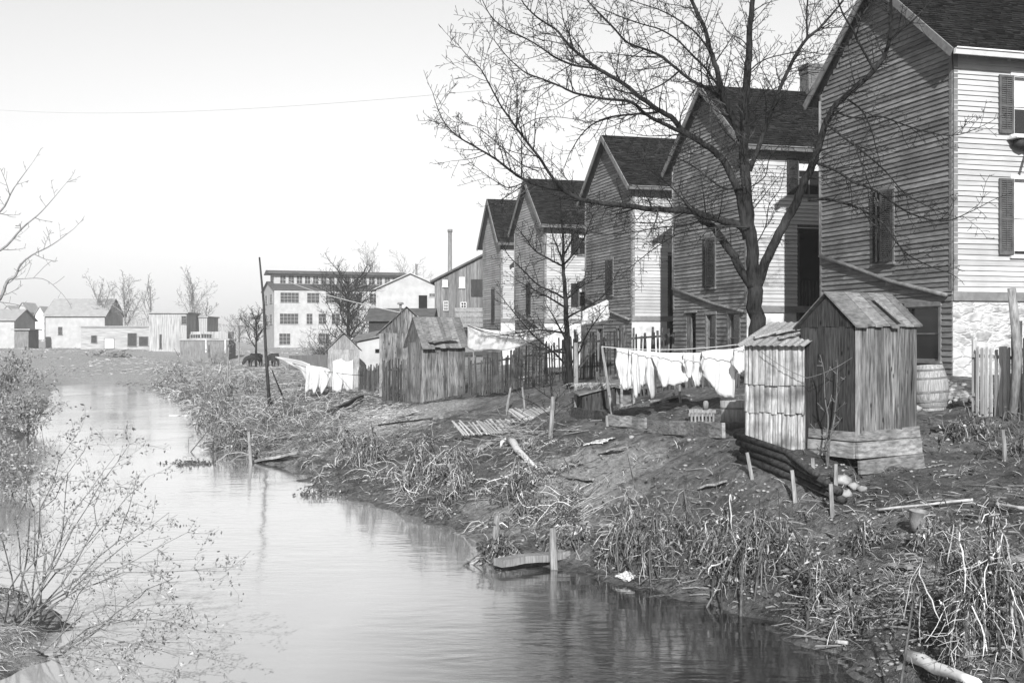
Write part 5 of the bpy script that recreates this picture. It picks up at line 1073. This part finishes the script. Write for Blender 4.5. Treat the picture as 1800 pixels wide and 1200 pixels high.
blades('grass', 2000, near, (.05,.2), 'short dry grass scattered on the bank', 'straw', 1)
blades('dead_grass', 2600, near, (.08,.3), 'flattened dead straw on the bank', 'straw_dim', 2, flat=.8)
def shore(rr):
    i = rr.randrange(3,len(RS)-1); a = Vector(RS[i]); c = Vector(RS[i+1]); q = a.lerp(c, rr.random()); x = q.x+abs(rr.gauss(0,.35))*(1 if rr.random()<.9 else -.2); y = q.y+abs(rr.gauss(0,.3))
    if noise.noise(Vector((x*1.3,y*1.3,9))) < -.05 or SD(x,y) < 0: return None
    return x, y, 1
blades('shore_weeds', 2000, shore, (.08,.34), 'ragged grass and roots along the water edge', 'straw_dim', 3, flat=.3)
def midf(rr):
    px = rr.uniform(260,720); py = rr.uniform(635,790); g = G(px,py)
    if g.z < .03 or noise.noise(Vector((g.x*.4,g.y*.4,2))) < -.12+.3*(rr.random()-.5): return None
    return g.x, g.y, 1
blades('field_weeds', 5000, midf, (.15,.55), 'rough dead weeds of the far bank', 'straw_dim', 4, flat=.2)
blades('field_straw', 5000, midf, (.15,.5), 'pale straw of the far bank', 'straw', 5, flat=.5)
def farf(rr):
    y = rr.uniform(75,150); x = rr.uniform(-62,-14); g = on(x,y)
    if SD(x,y) < .2 or noise.noise(Vector((x*.15,y*.15,2))) < 0: return None
    return x, y, 1
blades('meadow_grass', 5000, farf, (.2,.6), 'rough grass of the far meadow', 'straw', 6, flat=.3)
def moundg(rr):
    x = rr.uniform(-7,-4.4); y = rr.uniform(10.6,15); return (x,y,1) if SD(x,y) > 0 and H(x,y) > .03 else None
blades('mound_grass', 2400, moundg, (.08,.3), 'brown grass on the left mound', 'straw', 17, flat=.3)
def strawheap(rr):
    px = rr.gauss(665,45); py = rr.gauss(728,12); g = G(px,py); return (g.x,g.y,1) if g.z > .05 else None
blades('straw_heap', 2200, strawheap, (.12,.4), 'pale straw spilled below the picket fence', 'straw', 7, flat=1)
def tangle(name, n, sample, hr, label, m, seed, r0=(.004,.009)):
    rr = random.Random(seed); b = MB(); c = t = 0
    while c < n and t < n*30:
        t += 1; s = sample(rr)
        if s is None: continue
        x, y = s[:2]; q = Vector((x,y,H(x,y)+rr.uniform(0,.05))); L = rr.uniform(*hr); pts = [q.copy()]; v = Vector((rr.gauss(0,.7),rr.gauss(0,.7),rr.uniform(.3,1.6))); k = 6; g_ = rr.uniform(.1,.7)
        for j in range(k):
            v = v*.8+Vector((rr.gauss(0,.45),rr.gauss(0,.45),rr.gauss(0,.35)-g_)); q = q+v.normalized()*L/k; q.z = max(q.z, H(q.x,q.y)+.01, .01); pts.append(q.copy())
        r = rr.uniform(*r0)*max(.6,y/45); b.tube(pts, [r]*k+[r*.4], 3, cap=False); c += 1
    return tag(b.build(name, M[m]), label, kind='stuff')
def brushr(rr):
    px = rr.uniform(270,600); py = 645+rr.random()**.8*165; g = G(px,py)
    if g.z < .03: return None
    d = SD(g.x,g.y); v = noise.noise(Vector((g.x*.35,g.y*.35,21)))+.5*noise.noise(Vector((g.x*1.1,g.y*1.1,4)))
    return (g.x,g.y) if rr.random() < -.05+v*2.0+max(0,1-d/4)*.45 else None
tangle('brush', 2600, brushr, (.5,1.5), 'tangled dead brush along the far right bank', 'straw', 31)
tangle('dark_brush', 2600, brushr, (.4,1.4), 'dark tangled stalks along the far right bank', 'weedstem', 32)
def bankr(rr):
    px = rr.uniform(540,1020); py = rr.uniform(770,930); g = G(px,py)
    if g.z < .03: return None
    d = SD(g.x,g.y); v = noise.noise(Vector((g.x*.8,g.y*.8,22)))+.4*noise.noise(Vector((g.x*2,g.y*2,4)))
    return (g.x,g.y) if rr.random() < -.1+v*2.0+max(0,1-abs(d-1.6)/1.8)*.45 else None
tangle('bank_straw', 1000, bankr, (.25,.85), 'fallen straw tangled on the middle of the bank', 'straw', 33, (.006,.012))
tangle('bank_stalks', 1300, bankr, (.2,.8), 'dark fallen stalks on the middle of the bank', 'weedstem', 34, (.006,.012))
b = MB(); rr = random.Random(41); c = 0
while c < 520:
    px = rr.uniform(480,1800); py = 690+rr.random()*470; g = G(px,py,.015)
    if g.z < .05 or noise.noise(Vector((g.x*.6,g.y*.6,31)))+rr.uniform(-.35,.35) < 0: continue
    a = rr.uniform(0,PI); d = Vector((math.cos(a),math.sin(a),rr.gauss(0,.06)))*rr.uniform(.05,.28); r = rr.uniform(.004,.011); b.tube([g-d,g+Vector((rr.gauss(0,.02),rr.gauss(0,.02),.015)),g+d],[r,r,r*.6],4,cap=False); c += 1
tag(b.build('twigs_litter', M['twig_pale']), 'twigs and sticks strewn over the bank', kind='stuff')
def coop(rr):
    g = G(1045,700); return g.x+rr.gauss(0,.3), g.y+rr.gauss(0,.25), 1
b = MB(); rr = random.Random(3)
for i in range(260):
    p = G(1048,722)+Vector((rr.gauss(.1,.28),rr.uniform(0,.6),.62)); d = Vector((rr.gauss(0,1),rr.gauss(0,1),-.15)).normalized()*.12; b.tube([p,p+d,p+d*2-Vector((0,0,.05))],[.004,.004,.002],3,cap=False)
tag(b.build('coop_straw', M['straw']), 'straw heaped on the hen coop', kind='stuff')
b = MB(); rr = random.Random(11); c = 0
while c < 1500:
    px = rr.uniform(560,1800); py = 690+rr.random()**.8*510; g = G(px,py)
    if g.z < .05 or SD(g.x,g.y) < .25: continue
    if noise.noise(Vector((g.x*.9,g.y*.9,12)))+rr.uniform(-.3,.3) < 0: continue
    b.rock(g+Vector((0,0,.004)), rr.uniform(.008,.03)*rr.uniform(.6,1.3), .5, c, 5); c += 1
tag(b.build('pebbles', M['rock'], smooth=True), 'pale pebbles and scraps strewn on the mud', kind='stuff')
b = MB(); rr = random.Random(12); c = 0
while c < 1800:
    px = rr.uniform(560,1800); py = 700+rr.random()**.8*500; g = G(px,py)
    if g.z < .03: continue
    s = rr.uniform(.015,.06); a = rr.uniform(0,PI); u = Vector((math.cos(a),math.sin(a),rr.gauss(0,.3)))*s; v = Vector((-math.sin(a),math.cos(a),rr.gauss(0,.4)))*s*rr.uniform(.3,.7)
    q = g+Vector((0,0,.02)); b.face([q-u,q+v*.9-u*.2,q+u,q-v]); c += 1
tag(b.build('leaf_litter', M['leaf']), 'curled leaves lying on the mud', kind='stuff')
# ------------------------------------------------------------------ washing lines
def cable(name, pts, r, label, m='twig', cat='line', sag=.0, n=14):
    b = MB(); a, c = Vector(pts[0]), Vector(pts[1]); b.tube([a.lerp(c,i/n)-Vector((0,0,sag*4*(i/n)*(1-i/n))) for i in range(n+1)], r, 4, cap=False); return tag(b.build(name, M[m]), label, cat)
def cloth(cols, Y, label, cat, name, seed=0, rows=12, wob=.06, Y2=None, sub=5, group=None):
    """cols: (px, top, bottom) columns; hung cloth with soft folds"""
    rr = random.Random(seed); X = []
    for (a,c) in zip(cols[:-1], cols[1:]):
        for i in range(sub): t = i/sub; X.append(tuple(a[k]*(1-t)+c[k]*t for k in range(3)))
    X.append(cols[-1]); Y2 = Y if Y2 is None else Y2; b = MB(); n = len(X)
    for i,(x,t,bt) in enumerate(X):
        f = (x-cols[0][0])/max(1,(cols[-1][0]-cols[0][0])); yy = Y+(Y2-Y)*f
        for j in range(rows+1):
            v = j/rows; py = t+(bt-t)*v; p = P(x, py, yy); w = wob*(.25+v)
            p.y += w*(math.sin(f*17+seed+v*1.3)+.6*math.sin(f*31+seed*2+v*2))+w*1.6*noise.noise(Vector((f*4,v*2,seed))); p.x += .3*w*math.sin(v*6+f*9); b.v.append(tuple(p))
    for i in range(n-1):
        for j in range(rows): a = i*(rows+1)+j; b.f.append((a,a+rows+1,a+rows+2,a+1))
    root = b.build(name, M['cloth'], smooth=True); s = root.modifiers.new('thick','SOLIDIFY'); s.thickness = .012
    return tag(root, label, cat, group)
Yw = 23.0
cable('washing_line', (P(1058,609,Yw), P(1312,603,Yw-1.2)), .008, 'near washing line, strung from the leaning prop to the slab shed', sag=.09, m='cloth')
cloth([(1084,611,640),(1088,612,675),(1096,613,684),(1104,614,686),(1109,615,668),(1110,615,660)], Yw, 'pair of white long drawers at the left end of the near line', 'underwear', 'hung_underwear', 1)
cloth([(1111,615,664),(1114,616,698),(1119,616,699),(1124,616,690),(1125,616,672),(1132,617,680),(1138,617,676),(1142,618,700),(1150,618,702),(1147,618,650)], Yw-.1, 'white long underwear with two hanging legs, second on the near line', 'underwear', 'hung_underwear', 2, sub=4)
cloth([(1147,618,626),(1154,619,652),(1163,620,680),(1180,620,678),(1200,620,674),(1213,620,668),(1206,620,645),(1200,620,626)], Yw-.2, 'white sheet hanging in a trapezoid in the middle of the near line', 'sheet', 'bed_sheet', 3, sub=4)
cloth([(1200,620,640),(1207,620,664),(1214,620,664),(1219,620,662),(1221,620,678),(1229,620,679),(1232,619,660),(1232,619,640)], Yw-.3, 'small white shirt hanging right of the trapezoid sheet', 'shirt', 'shirt', 4, sub=4)
cloth([(1233,618,640),(1238,617,662),(1250,615,678),(1262,614,690),(1272,614,698),(1287,613,698),(1289,613,645)], Yw-.5, 'large white sheet ending in a point above the wash tub', 'sheet', 'bed_sheet', 5, sub=4)
cloth([(1289,613,640),(1293,612,652),(1302,610,658),(1308,607,650),(1308,607,620)], Yw-.9, 'short white shirt sleeve garment at the slab shed end of the near line', 'shirt', 'shirt', 6, sub=4)
cable('washing_line', (P(822,572,33), P(1075,532,30)), .01, 'far washing line, running past the small bare tree', sag=.55)
cloth([(822,573,612),(835,575,617),(860,580,614),(885,582,616),(900,582,613),(920,580,607),(945,577,596),(972,573,585)], 33, 'long white sheet bellying on the far line above the picket fence', 'sheet', 'bed_sheet', 7, Y2=31.5, wob=.018)
cloth([(1023,548,574),(1035,541,570),(1050,535,568),(1066,527,563),(1070,530,556)], 30.5, 'white patterned cloth blown up at the right end of the far line', 'cloth', 'table_cloth', 8, wob=.06)
cable('washing_line', (P(483,626,62), P(640,660,46)), .012, 'third washing line, sagging from the tall pole to the small outhouse', sag=.2)
cloth([(484,626,628),(510,630,640),(530,634,652),(545,640,690)], 60, 'long white sheet blowing flat from the tall pole side of the third line', 'sheet', 'bed_sheet', 9, Y2=56, wob=.05)
cloth([(538,642,690),(548,642,684),(552,643,692),(560,644,680),(566,645,693),(574,647,676),(580,650,660)], 52, 'white shirt with spread tails on the third line', 'shirt', 'shirt', 10, wob=.08)
cloth([(585,635,688),(592,632,690),(600,630,688),(603,632,676),(607,635,677),(610,636,688),(619,633,686),(621,630,660)], 50, 'white long drawers hanging before the small outhouse', 'underwear', 'hung_underwear', 11, wob=.05)
cable('overhead_wire', (P(-100,184,60), P(860,158,27)), .004, 'thin wire crossing the whole sky above the creek', 'twig_pale', 'wire', sag=.5, n=30)
cable('overhead_wire', (P(500,492,150), P(735,556,60)), .03, 'white wire slanting in front of the mill roof', 'trim_white', 'wire', sag=.3)
cable('iron_wire', (P(1337,617,16.8), P(1418,664,16.35)), .005, 'thin wire hanging across the slab shed', 'metal', 'wire', sag=.04)
cable('iron_wire', (P(1418,664,16.3), P(1498,628,15.9)), .005, 'thin wire looped across the dark side of the big outhouse', 'metal', 'wire', sag=.04)
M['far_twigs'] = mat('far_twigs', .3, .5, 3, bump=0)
# ------------------------------------------------------------------ far buildings
def bld(px0, px1, Y, yb, yt, depth, name, label, wallm, rise=0, roofm='slate', ridge='x', ang=0, over=.3, zoff=0, cat='building', roofy=None):
    a = P(px0,600,Y); c = P(px1,600,Y); zb = P(0,yb,Y).z; zt = P(0,yt,Y).z; W = (c-a).length; root = thing(name, (a.x,a.y,zb), label, cat, ang); T = frame_pt(a, ang)
    W = W/max(.3,math.cos(ang)); b = MB(); b.hexa([T(x,y,z) for z in (zb-1,zt) for (x,y) in ((0,0),(W,0),(W,depth),(0,depth))])
    if rise and ridge == 'x': b.face([T(0,0,zt),T(0,depth,zt),T(0,depth/2,zt+rise)]); b.face([T(W,0,zt),T(W,depth,zt),T(W,depth/2,zt+rise)])
    if rise and ridge == 'y': b.face([T(0,0,zt),T(W,0,zt),T(W/2,0,zt+rise)]); b.face([T(0,depth,zt),T(W,depth,zt),T(W/2,depth,zt+rise)])
    b.build('wall', M[wallm], root)
    r = MB(); th = .12
    if rise:
        if ridge == 'x': s = rise/(depth/2); quads = [[(-over,-over,zt-s*over),(W+over,-over,zt-s*over),(W+over,depth/2,zt+rise),(-over,depth/2,zt+rise)],[(-over,depth+over,zt-s*over),(W+over,depth+over,zt-s*over),(W+over,depth/2,zt+rise),(-over,depth/2,zt+rise)]]
        else: s = rise/(W/2); quads = [[(-over,-over,zt-s*over),(-over,depth+over,zt-s*over),(W/2,depth+over,zt+rise),(W/2,-over,zt+rise)],[(W+over,-over,zt-s*over),(W+over,depth+over,zt-s*over),(W/2,depth+over,zt+rise),(W/2,-over,zt+rise)]]
        for q in quads: r.hexa([T(x,y,z+.02) for x,y,z in q]+[T(x,y,z+th) for x,y,z in q])
    else: r.hexa([T(x,y,z) for z in (zt+.01,zt+.15) for (x,y) in ((-over,-over),(W+over,-over),(W+over,depth+over),(-over,depth+over))])
    r.build('roof', M[roofm], root); return root, T, W, zb, zt
def win_at(root, T, x0, x1, z0, z1, y=0, frame='mill', nx=4, nz=3, side=None, m='far_pane', name='window', fw=.06):
    TT = (lambda a,b_,z: T(a,y+b_,z)) if side is None else (lambda a,b_,z: T(side+b_,a,z))
    b = MB(); bx = lambda a0,a1,t0,t1,c0,c1: b.hexa([TT(a,t,c) for c in (c0,c1) for (a,t) in ((a0,t0),(a1,t0),(a1,t1),(a0,t1))])
    f = fw; bx(x0-f,x0,-.06,-.003,z0,z1); bx(x1,x1+f,-.06,-.003,z0,z1); bx(x0-f,x1+f,-.06,-.003,z1,z1+f); bx(x0-f*1.6,x1+f*1.6,-.12,-.003,z0-f,z0)
    for i in range(1,nx): u = x0+(x1-x0)*i/nx; bx(u-.02,u+.02,-.045,-.022,z0,z1)
    for i in range(1,nz): u = z0+(z1-z0)*i/nz; bx(x0,x1,-.044,-.021,u-.02,u+.02)
    o = b.build(name, M[frame], root)
    g = MB(); g.hexa([TT(a,t,c) for c in (z0,z1) for (a,t) in ((x0,-.02),(x1,-.02),(x1,-.004),(x0,-.004))]); g.build('pane', M[m], o); return o
# the mill
Ym = 178; ml, T, W, zb, zt = bld(482,745,Ym,612,508,15,'mill','long three-storey white mill with rows of windows and a raised lantern roof','mill',rise=1.45,ang=math.radians(19))
_k0 = P(482,600,Ym).x
def xs(px): k = (px-900)/F; a_ = math.radians(19); return (k*Ym-_k0)/(math.cos(a_)-k*math.sin(a_))
zz = lambda py: P(0,py,Ym).z
for (a,c) in ((493,525),(540,561),(573,598),(607,636),(650,670),(690,720)): win_at(ml, T, xs(a), xs(c), zz(531), zz(514), nx=5 if c-a > 22 else 3)
for (a,c) in ((492,524),(539,549),(560,573),(583,597),(612,630)): win_at(ml, T, xs(a), xs(c), zz(569), zz(551), nx=5 if c-a > 22 else 2)
for (a,c) in ((491,510),(560,578)): win_at(ml, T, xs(a), xs(c), zz(605), zz(586), nx=3)
for s in (2.2,8.5):
    for (q0,q1) in ((531,516),(569,552)): win_at(ml, T, s, s+3, zz(q0), zz(q1), side=0, nx=3)
lt = MB(); x0, x1 = xs(489), xs(722); lt.hexa([T(x,y,z) for z in (zz(503),zz(477)) for (x,y) in ((x0,5.2),(x1,5.2),(x1,9.8),(x0,9.8))]); ln = lt.build('lantern', M['mill'], ml)
lr = MB(); lr.hexa([T(x,y,z) for z in (zz(477.5),) for (x,y) in ((x0-1,4.2),(x1+.6,4.2),(x1+.6,10.8),(x0-1,10.8))]+[T(x0-1,4.2,zz(475)),T(x1+.6,4.2,zz(475)),T(x1+.6,7.5,zz(470)),T(x0-1,7.5,zz(470))]); lr.build('lantern_roof', M['slate'], ml)
for i in range(15):
    x = x0+1.0+i*(x1-x0-1.5)/15; win_at(ml, T, x, x+.85, zz(495), zz(481), y=5.2, nx=2, nz=2, fw=.04)
wb, T, W, zb, zt = bld(661,782,118,560,508,12,'white_workshop','white gabled workshop with one big dark opening, right of the mill','mill',rise=1.6,ridge='y',roofm='mill')
def wpx(root,T,px0,Y,a,c,y0,y1,**k): return win_at(root,T,P(a,600,Y).x-P(px0,600,Y).x,P(c,600,Y).x-P(px0,600,Y).x,P(0,y1,Y).z,P(0,y0,Y).z,**k)
wpx(wb,T,661,118,736,751,519,542,nx=1,nz=1,m='dark',name='loading_door'); wpx(wb,T,661,118,755,764,516,521,nx=3,nz=1); wpx(wb,T,661,118,757,765,547,555,nx=3,nz=2)
b = MB(); v = P(732,482,124); b.tube([v-Vector((0,0,.5)),v+Vector((0,0,.5)),v+Vector((0,0,1.1))],[.12,.1,.14],6); b.build('vent_pipe', M['metal'], wb)
db, T, W, zb, zt = bld(648,756,88,586,563,6,'dark_cottage','low dark shed with a grey roof and stovepipe in front of the white workshop','wood_dark',rise=.9)
b = MB(); v = P(704,548,90); b.tube([v-Vector((0,0,.5)),v+Vector((0,0,.55))],[.1,.1],7); b.tube([v+Vector((0,0,.55)),v+Vector((0,0,.6)),v+Vector((0,0,.75))],[.1,.28,.22],7); b.build('stovepipe', M['metal'], db)
# grey barn with a single pitch
Yb = 92; a = P(764,600,Yb); bn = thing('barn', (a.x,a.y,P(0,592,Yb).z), 'grey vertical-board barn with a long sloping roof behind the farthest house', 'barn', 0)
b = MB(); rr = random.Random(2); n = 46; x1 = P(870,600,Yb).x; zl, zr = P(0,495,Yb).z, P(0,440,Yb).z; zb = P(0,600,Yb).z
for i in range(n):
    u0 = a.x+(x1-a.x)*i/n; u1 = a.x+(x1-a.x)*(i+1)/n-.012; h0 = zl+(zr-zl)*i/n; h1 = zl+(zr-zl)*(i+1)/n; d = rr.uniform(0,.02)
    b.hexa([(u0,Yb-d,zb),(u1,Yb-d,zb),(u1,Yb+6,zb),(u0,Yb+6,zb),(u0,Yb-d,h0),(u1,Yb-d,h1),(u1,Yb+6,h1),(u0,Yb+6,h0)])
b.build('wall', M['barnwood'], bn)
b = MB(); b.hexa([(a.x-.35,Yb-.3,zl-.1),(x1,Yb-.3,zr+.05),(x1,Yb+6.3,zr+.05),(a.x-.35,Yb+6.3,zl-.1),(a.x-.35,Yb-.3,zl+.06),(x1,Yb-.3,zr+.21),(x1,Yb+6.3,zr+.21),(a.x-.35,Yb+6.3,zl+.06)]); b.build('roof', M['slate'], bn)
Tn = lambda x,y,z: Vector((a.x+x,a.y+y,z))
for (p0,p1,y0,y1,mm) in ((779,786,493,504,'curtain'),(808,816,488,506,'curtain'),(781,787,530,545,'glass'),(811,819,532,545,'glass')): win_at(bn,Tn,P(p0,600,Yb).x-a.x,P(p1,600,Yb).x-a.x,P(0,y1,Yb).z,P(0,y0,Yb).z,y=-.03,nx=2,nz=3,m=mm,frame='trim_white',fw=.05)
b = MB(); u = P(828,600,Yb).x; b.box(u,P(851,600,Yb).x,Yb-.1,Yb-.03,P(0,521,Yb).z,P(0,491,Yb).z); b.build('door', M['wood_dark'], bn)
b = MB(); rr = random.Random(6)
for i in range(4): b.box(P(800,600,90).x,P(850,600,90).x,89.5+i*.02,89.6+i*.02,P(0,575-i*9,90).z,P(0,568-i*9,90).z)
tag(b.build('board_stack', M['post']), 'stack of pale boards leaning against the grey barn', 'boards')
b = MB(); v = P(790.5,480,150); t_ = P(791,403,150); 
b.tube([Vector((v.x,v.y,2)),t_-Vector((0,0,.4))],[.28,.26],12); b.tube([t_-Vector((0,0,.4)),t_],[.33,.33],12); tag(b.build('smokestack', M['metal'], smooth=True), 'slim iron smokestack rising behind the grey barn', 'smokestack')
# left-hand sheds
wbn, T, W, zb, zt = bld(80,184,150,602,554,7,'white_barn','long white barn with a plain grey roof, left of the plank sheds','mill',rise=2.2,roofm='slate_hazed'); wpx(wbn,T,80,150,103,109,575,588,nx=2,nz=2,frame='trim')
ls, T, W, zb, zt = bld(142,262,132,614,575,4,'plank_lean_to','low pale plank lean-to with a square dark opening, in front of the white barn','pale_boards',roofm='slate_hazed',over=.15)
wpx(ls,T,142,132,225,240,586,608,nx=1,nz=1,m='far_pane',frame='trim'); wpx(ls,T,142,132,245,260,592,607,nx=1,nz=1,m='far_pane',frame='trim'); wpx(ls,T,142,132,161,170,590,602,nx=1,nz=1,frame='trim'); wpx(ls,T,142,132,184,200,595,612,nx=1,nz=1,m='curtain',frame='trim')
ps, T, W, zb, zt = bld(262,328,128,613,551,5,'plank_shed','tall pale plank shed with a flat roof and a narrow dark door','pale_planks',roofm='slate_hazed',over=.2)
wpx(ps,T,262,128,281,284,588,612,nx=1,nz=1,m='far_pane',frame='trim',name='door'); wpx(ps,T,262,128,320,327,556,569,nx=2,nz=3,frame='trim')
p3, T, W, zb, zt = bld(328,364,132,600,558,5,'shed_annex','lower pale annex on the right of the tall plank shed','pale_planks',roofm='slate_hazed',over=.15)
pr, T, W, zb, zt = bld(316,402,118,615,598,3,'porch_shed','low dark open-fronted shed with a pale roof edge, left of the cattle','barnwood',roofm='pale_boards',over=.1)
b = MB(); b.hexa([T(x,y,z) for z in (zt+.18,zt+.9) for (x,y) in ((1.0,.5),(W-.2,.5),(W-.2,3),(1.0,3))]); b.build('upper_wall', M['pale_planks'], pr)
wpx(pr,T,316,118,333,350,588,594,nx=4,nz=1,y=.45,frame='pale_boards'); wpx(pr,T,316,118,352,370,587,594,nx=4,nz=1,y=.45,frame='pale_boards')
b = MB()
for x in (3,W-.1): b.box(T(x,0,0).x-.06,T(x,0,0).x+.06,T(x,-1.0,0).y-.06,T(x,-1,0).y+.06,zb-.3,zt+.05)
b.build('post', M['plaster'], pr)
bld(-30,25,140,600,562,6,'white_cottage','white shed at the left edge under a grey roof','mill',rise=1.3,roofm='slate_hazed')
bld(30,48,230,585,546,6,'gabled_cottage','small distant white gabled cottage left of the white barn','mill',rise=1.6,ridge='y',roofm='mill')
bld(4,22,260,575,548,6,'distant_cottage','tiny distant white cottage at the left edge, above the white shed','mill',rise=1.4,ridge='y',roofm='mill')
bld(25,50,138,602,580,3,'dark_shed','small dark lean-to between the left-edge shed and the white barn','barnwood',roofm='slate_hazed')
bld(62,78,200,586,552,6,'pale_cottage','distant pale cottage peeping beside the white barn','plaster',rise=1.3,ridge='y',roofm='mill')
b = MB(); rr = random.Random(9)
for i in range(40): g = on(P(rr.uniform(165,240),600,118).x,118+rr.uniform(-3,1)); b.beam(g+Vector((0,0,rr.uniform(0,.6))), g+Vector((rr.uniform(-1.5,1.5),rr.uniform(-.5,.5),rr.uniform(0,.7))), .15,.06)
tag(b.build('lumber_pile', M['wood_x']), 'heap of scrap lumber before the plank lean-to', 'lumber', kind='stuff')
b = MB(); rr = random.Random(91); c = 0
while c < 2600:
    px = rr.uniform(-60,470); Y = rr.uniform(300,360); x = (px-900)*Y/F; v = noise.noise(Vector((px*.02,1,5))); h = (5.5+4*v+rr.uniform(-2,3))*(.65+.6*max(0,1-px/470)); q = Vector((x,Y,2.0)); pts = [q]; d = Vector((rr.gauss(0,.25),0,1))
    for j in range(4): d = (d+Vector((rr.gauss(0,.22),rr.gauss(0,.2),0))).normalized(); q = q+d*h/4; pts.append(q)
    b.tube(pts, [.12,.1,.08,.06,.03], 3, cap=False); c += 1
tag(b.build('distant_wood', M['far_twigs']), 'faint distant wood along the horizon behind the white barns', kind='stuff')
# garden wall below the mill
b = MB(); a_ = P(510,600,85); c_ = P(628,600,72); b.beam(on(a_.x,a_.y,.45), on(c_.x,c_.y,.55), .2,1.2); tag(b.build('board_fence', M['barnwood']), 'low pale board fence behind the third washing line', 'fence')
# ------------------------------------------------------------------ cattle and hen
def skin_body(name, vs, es, rad, m, parent=None, root=0, sub=2):
    me = bpy.data.meshes.new(name); me.from_pydata([tuple(v) for v in vs], es, []); o = bpy.data.objects.new(name, me); C.objects.link(o); o.data.materials.append(m)
    s = o.modifiers.new('skin','SKIN')
    for i,r in enumerate(rad): me.skin_vertices[0].data[i].radius = (r, r) if not hasattr(r,'__len__') else r; me.skin_vertices[0].data[i].use_root = (i == root)
    u = o.modifiers.new('sub','SUBSURF'); u.levels = sub; u.render_levels = sub
    if parent: o.parent = parent
    return o
def cow(px, py, Y, rz, label, white=False):
    g = on(P(px,600,Y).x, Y); r = thing('cow', g, label, 'cow', rz, 'cattle on the far bank')
    vs = [(0,0,1.1),(.55,0,1.12),(-.6,0,1.1),(-1.0,0,1.02),(-1.28,0,.72),(-1.42,0,.42),(-1.5,0,.22), (.75,0,1.15),
          (-.55,.2,.75),(-.57,.2,.4),(-.55,.2,.02),(-.55,-.2,.75),(-.6,-.2,.4),(-.57,-.2,.02),(.62,.2,.78),(.75,.2,.42),(.68,.2,.02),(.62,-.2,.78),(.73,-.2,.42),(.66,-.2,.02),(.85,0,1.0),(.9,0,.5),(-1.24,.16,.8),(-1.24,-.16,.8)]
    es = [(0,1),(0,2),(2,3),(3,4),(4,5),(5,6),(1,7),(2,8),(8,9),(9,10),(2,11),(11,12),(12,13),(1,14),(14,15),(15,16),(1,17),(17,18),(18,19),(7,20),(20,21),(4,22),(4,23)]
    rad = [.42,.38,.38,.27,.2,.16,.12,.28,.14,.09,.07,.14,.09,.07,.18,.1,.07,.18,.1,.07,.05,.05,.06,.06]
    skin_body('body', vs, es, rad, M['hide'], r)
    r.scale = (.82,.82,.74)
    if white:
        b = MB(); b.rock(Vector((.1,-.13,.82)), .26, .5, 2, 10); o = b.build('udder_patch', M['hide_white'], None, smooth=True); o.parent = r
cow(448,640,97,math.radians(48),'black cow grazing at the left, partly behind the tall pole')
cow(480,640,94,math.radians(-50),'black cow with a white belly patch, right of the tall pole',True)
g = G(917,678); hn = thing('hen', g, 'speckled hen standing by the picket fence behind the slender stake', 'hen', math.radians(200))
skin_body('body', [(0,0,.24),(.1,0,.25),(.16,0,.33),(.19,0,.41),(.24,0,.4),(-.12,0,.28),(-.2,0,.38),(0,.04,.12),(.01,.04,.01),(0,-.04,.12),(.01,-.04,.01)], [(0,1),(1,2),(2,3),(3,4),(0,5),(5,6),(0,7),(7,8),(0,9),(9,10)], [.1,.09,.05,.035,.012,.07,.03,.02,.008,.02,.008], M['feather'], hn)
b = MB(); b.rock(Vector((.2,0,.455)), .022, 1.0, 1, 6); o = b.build('comb', M['metal']); o.parent = hn
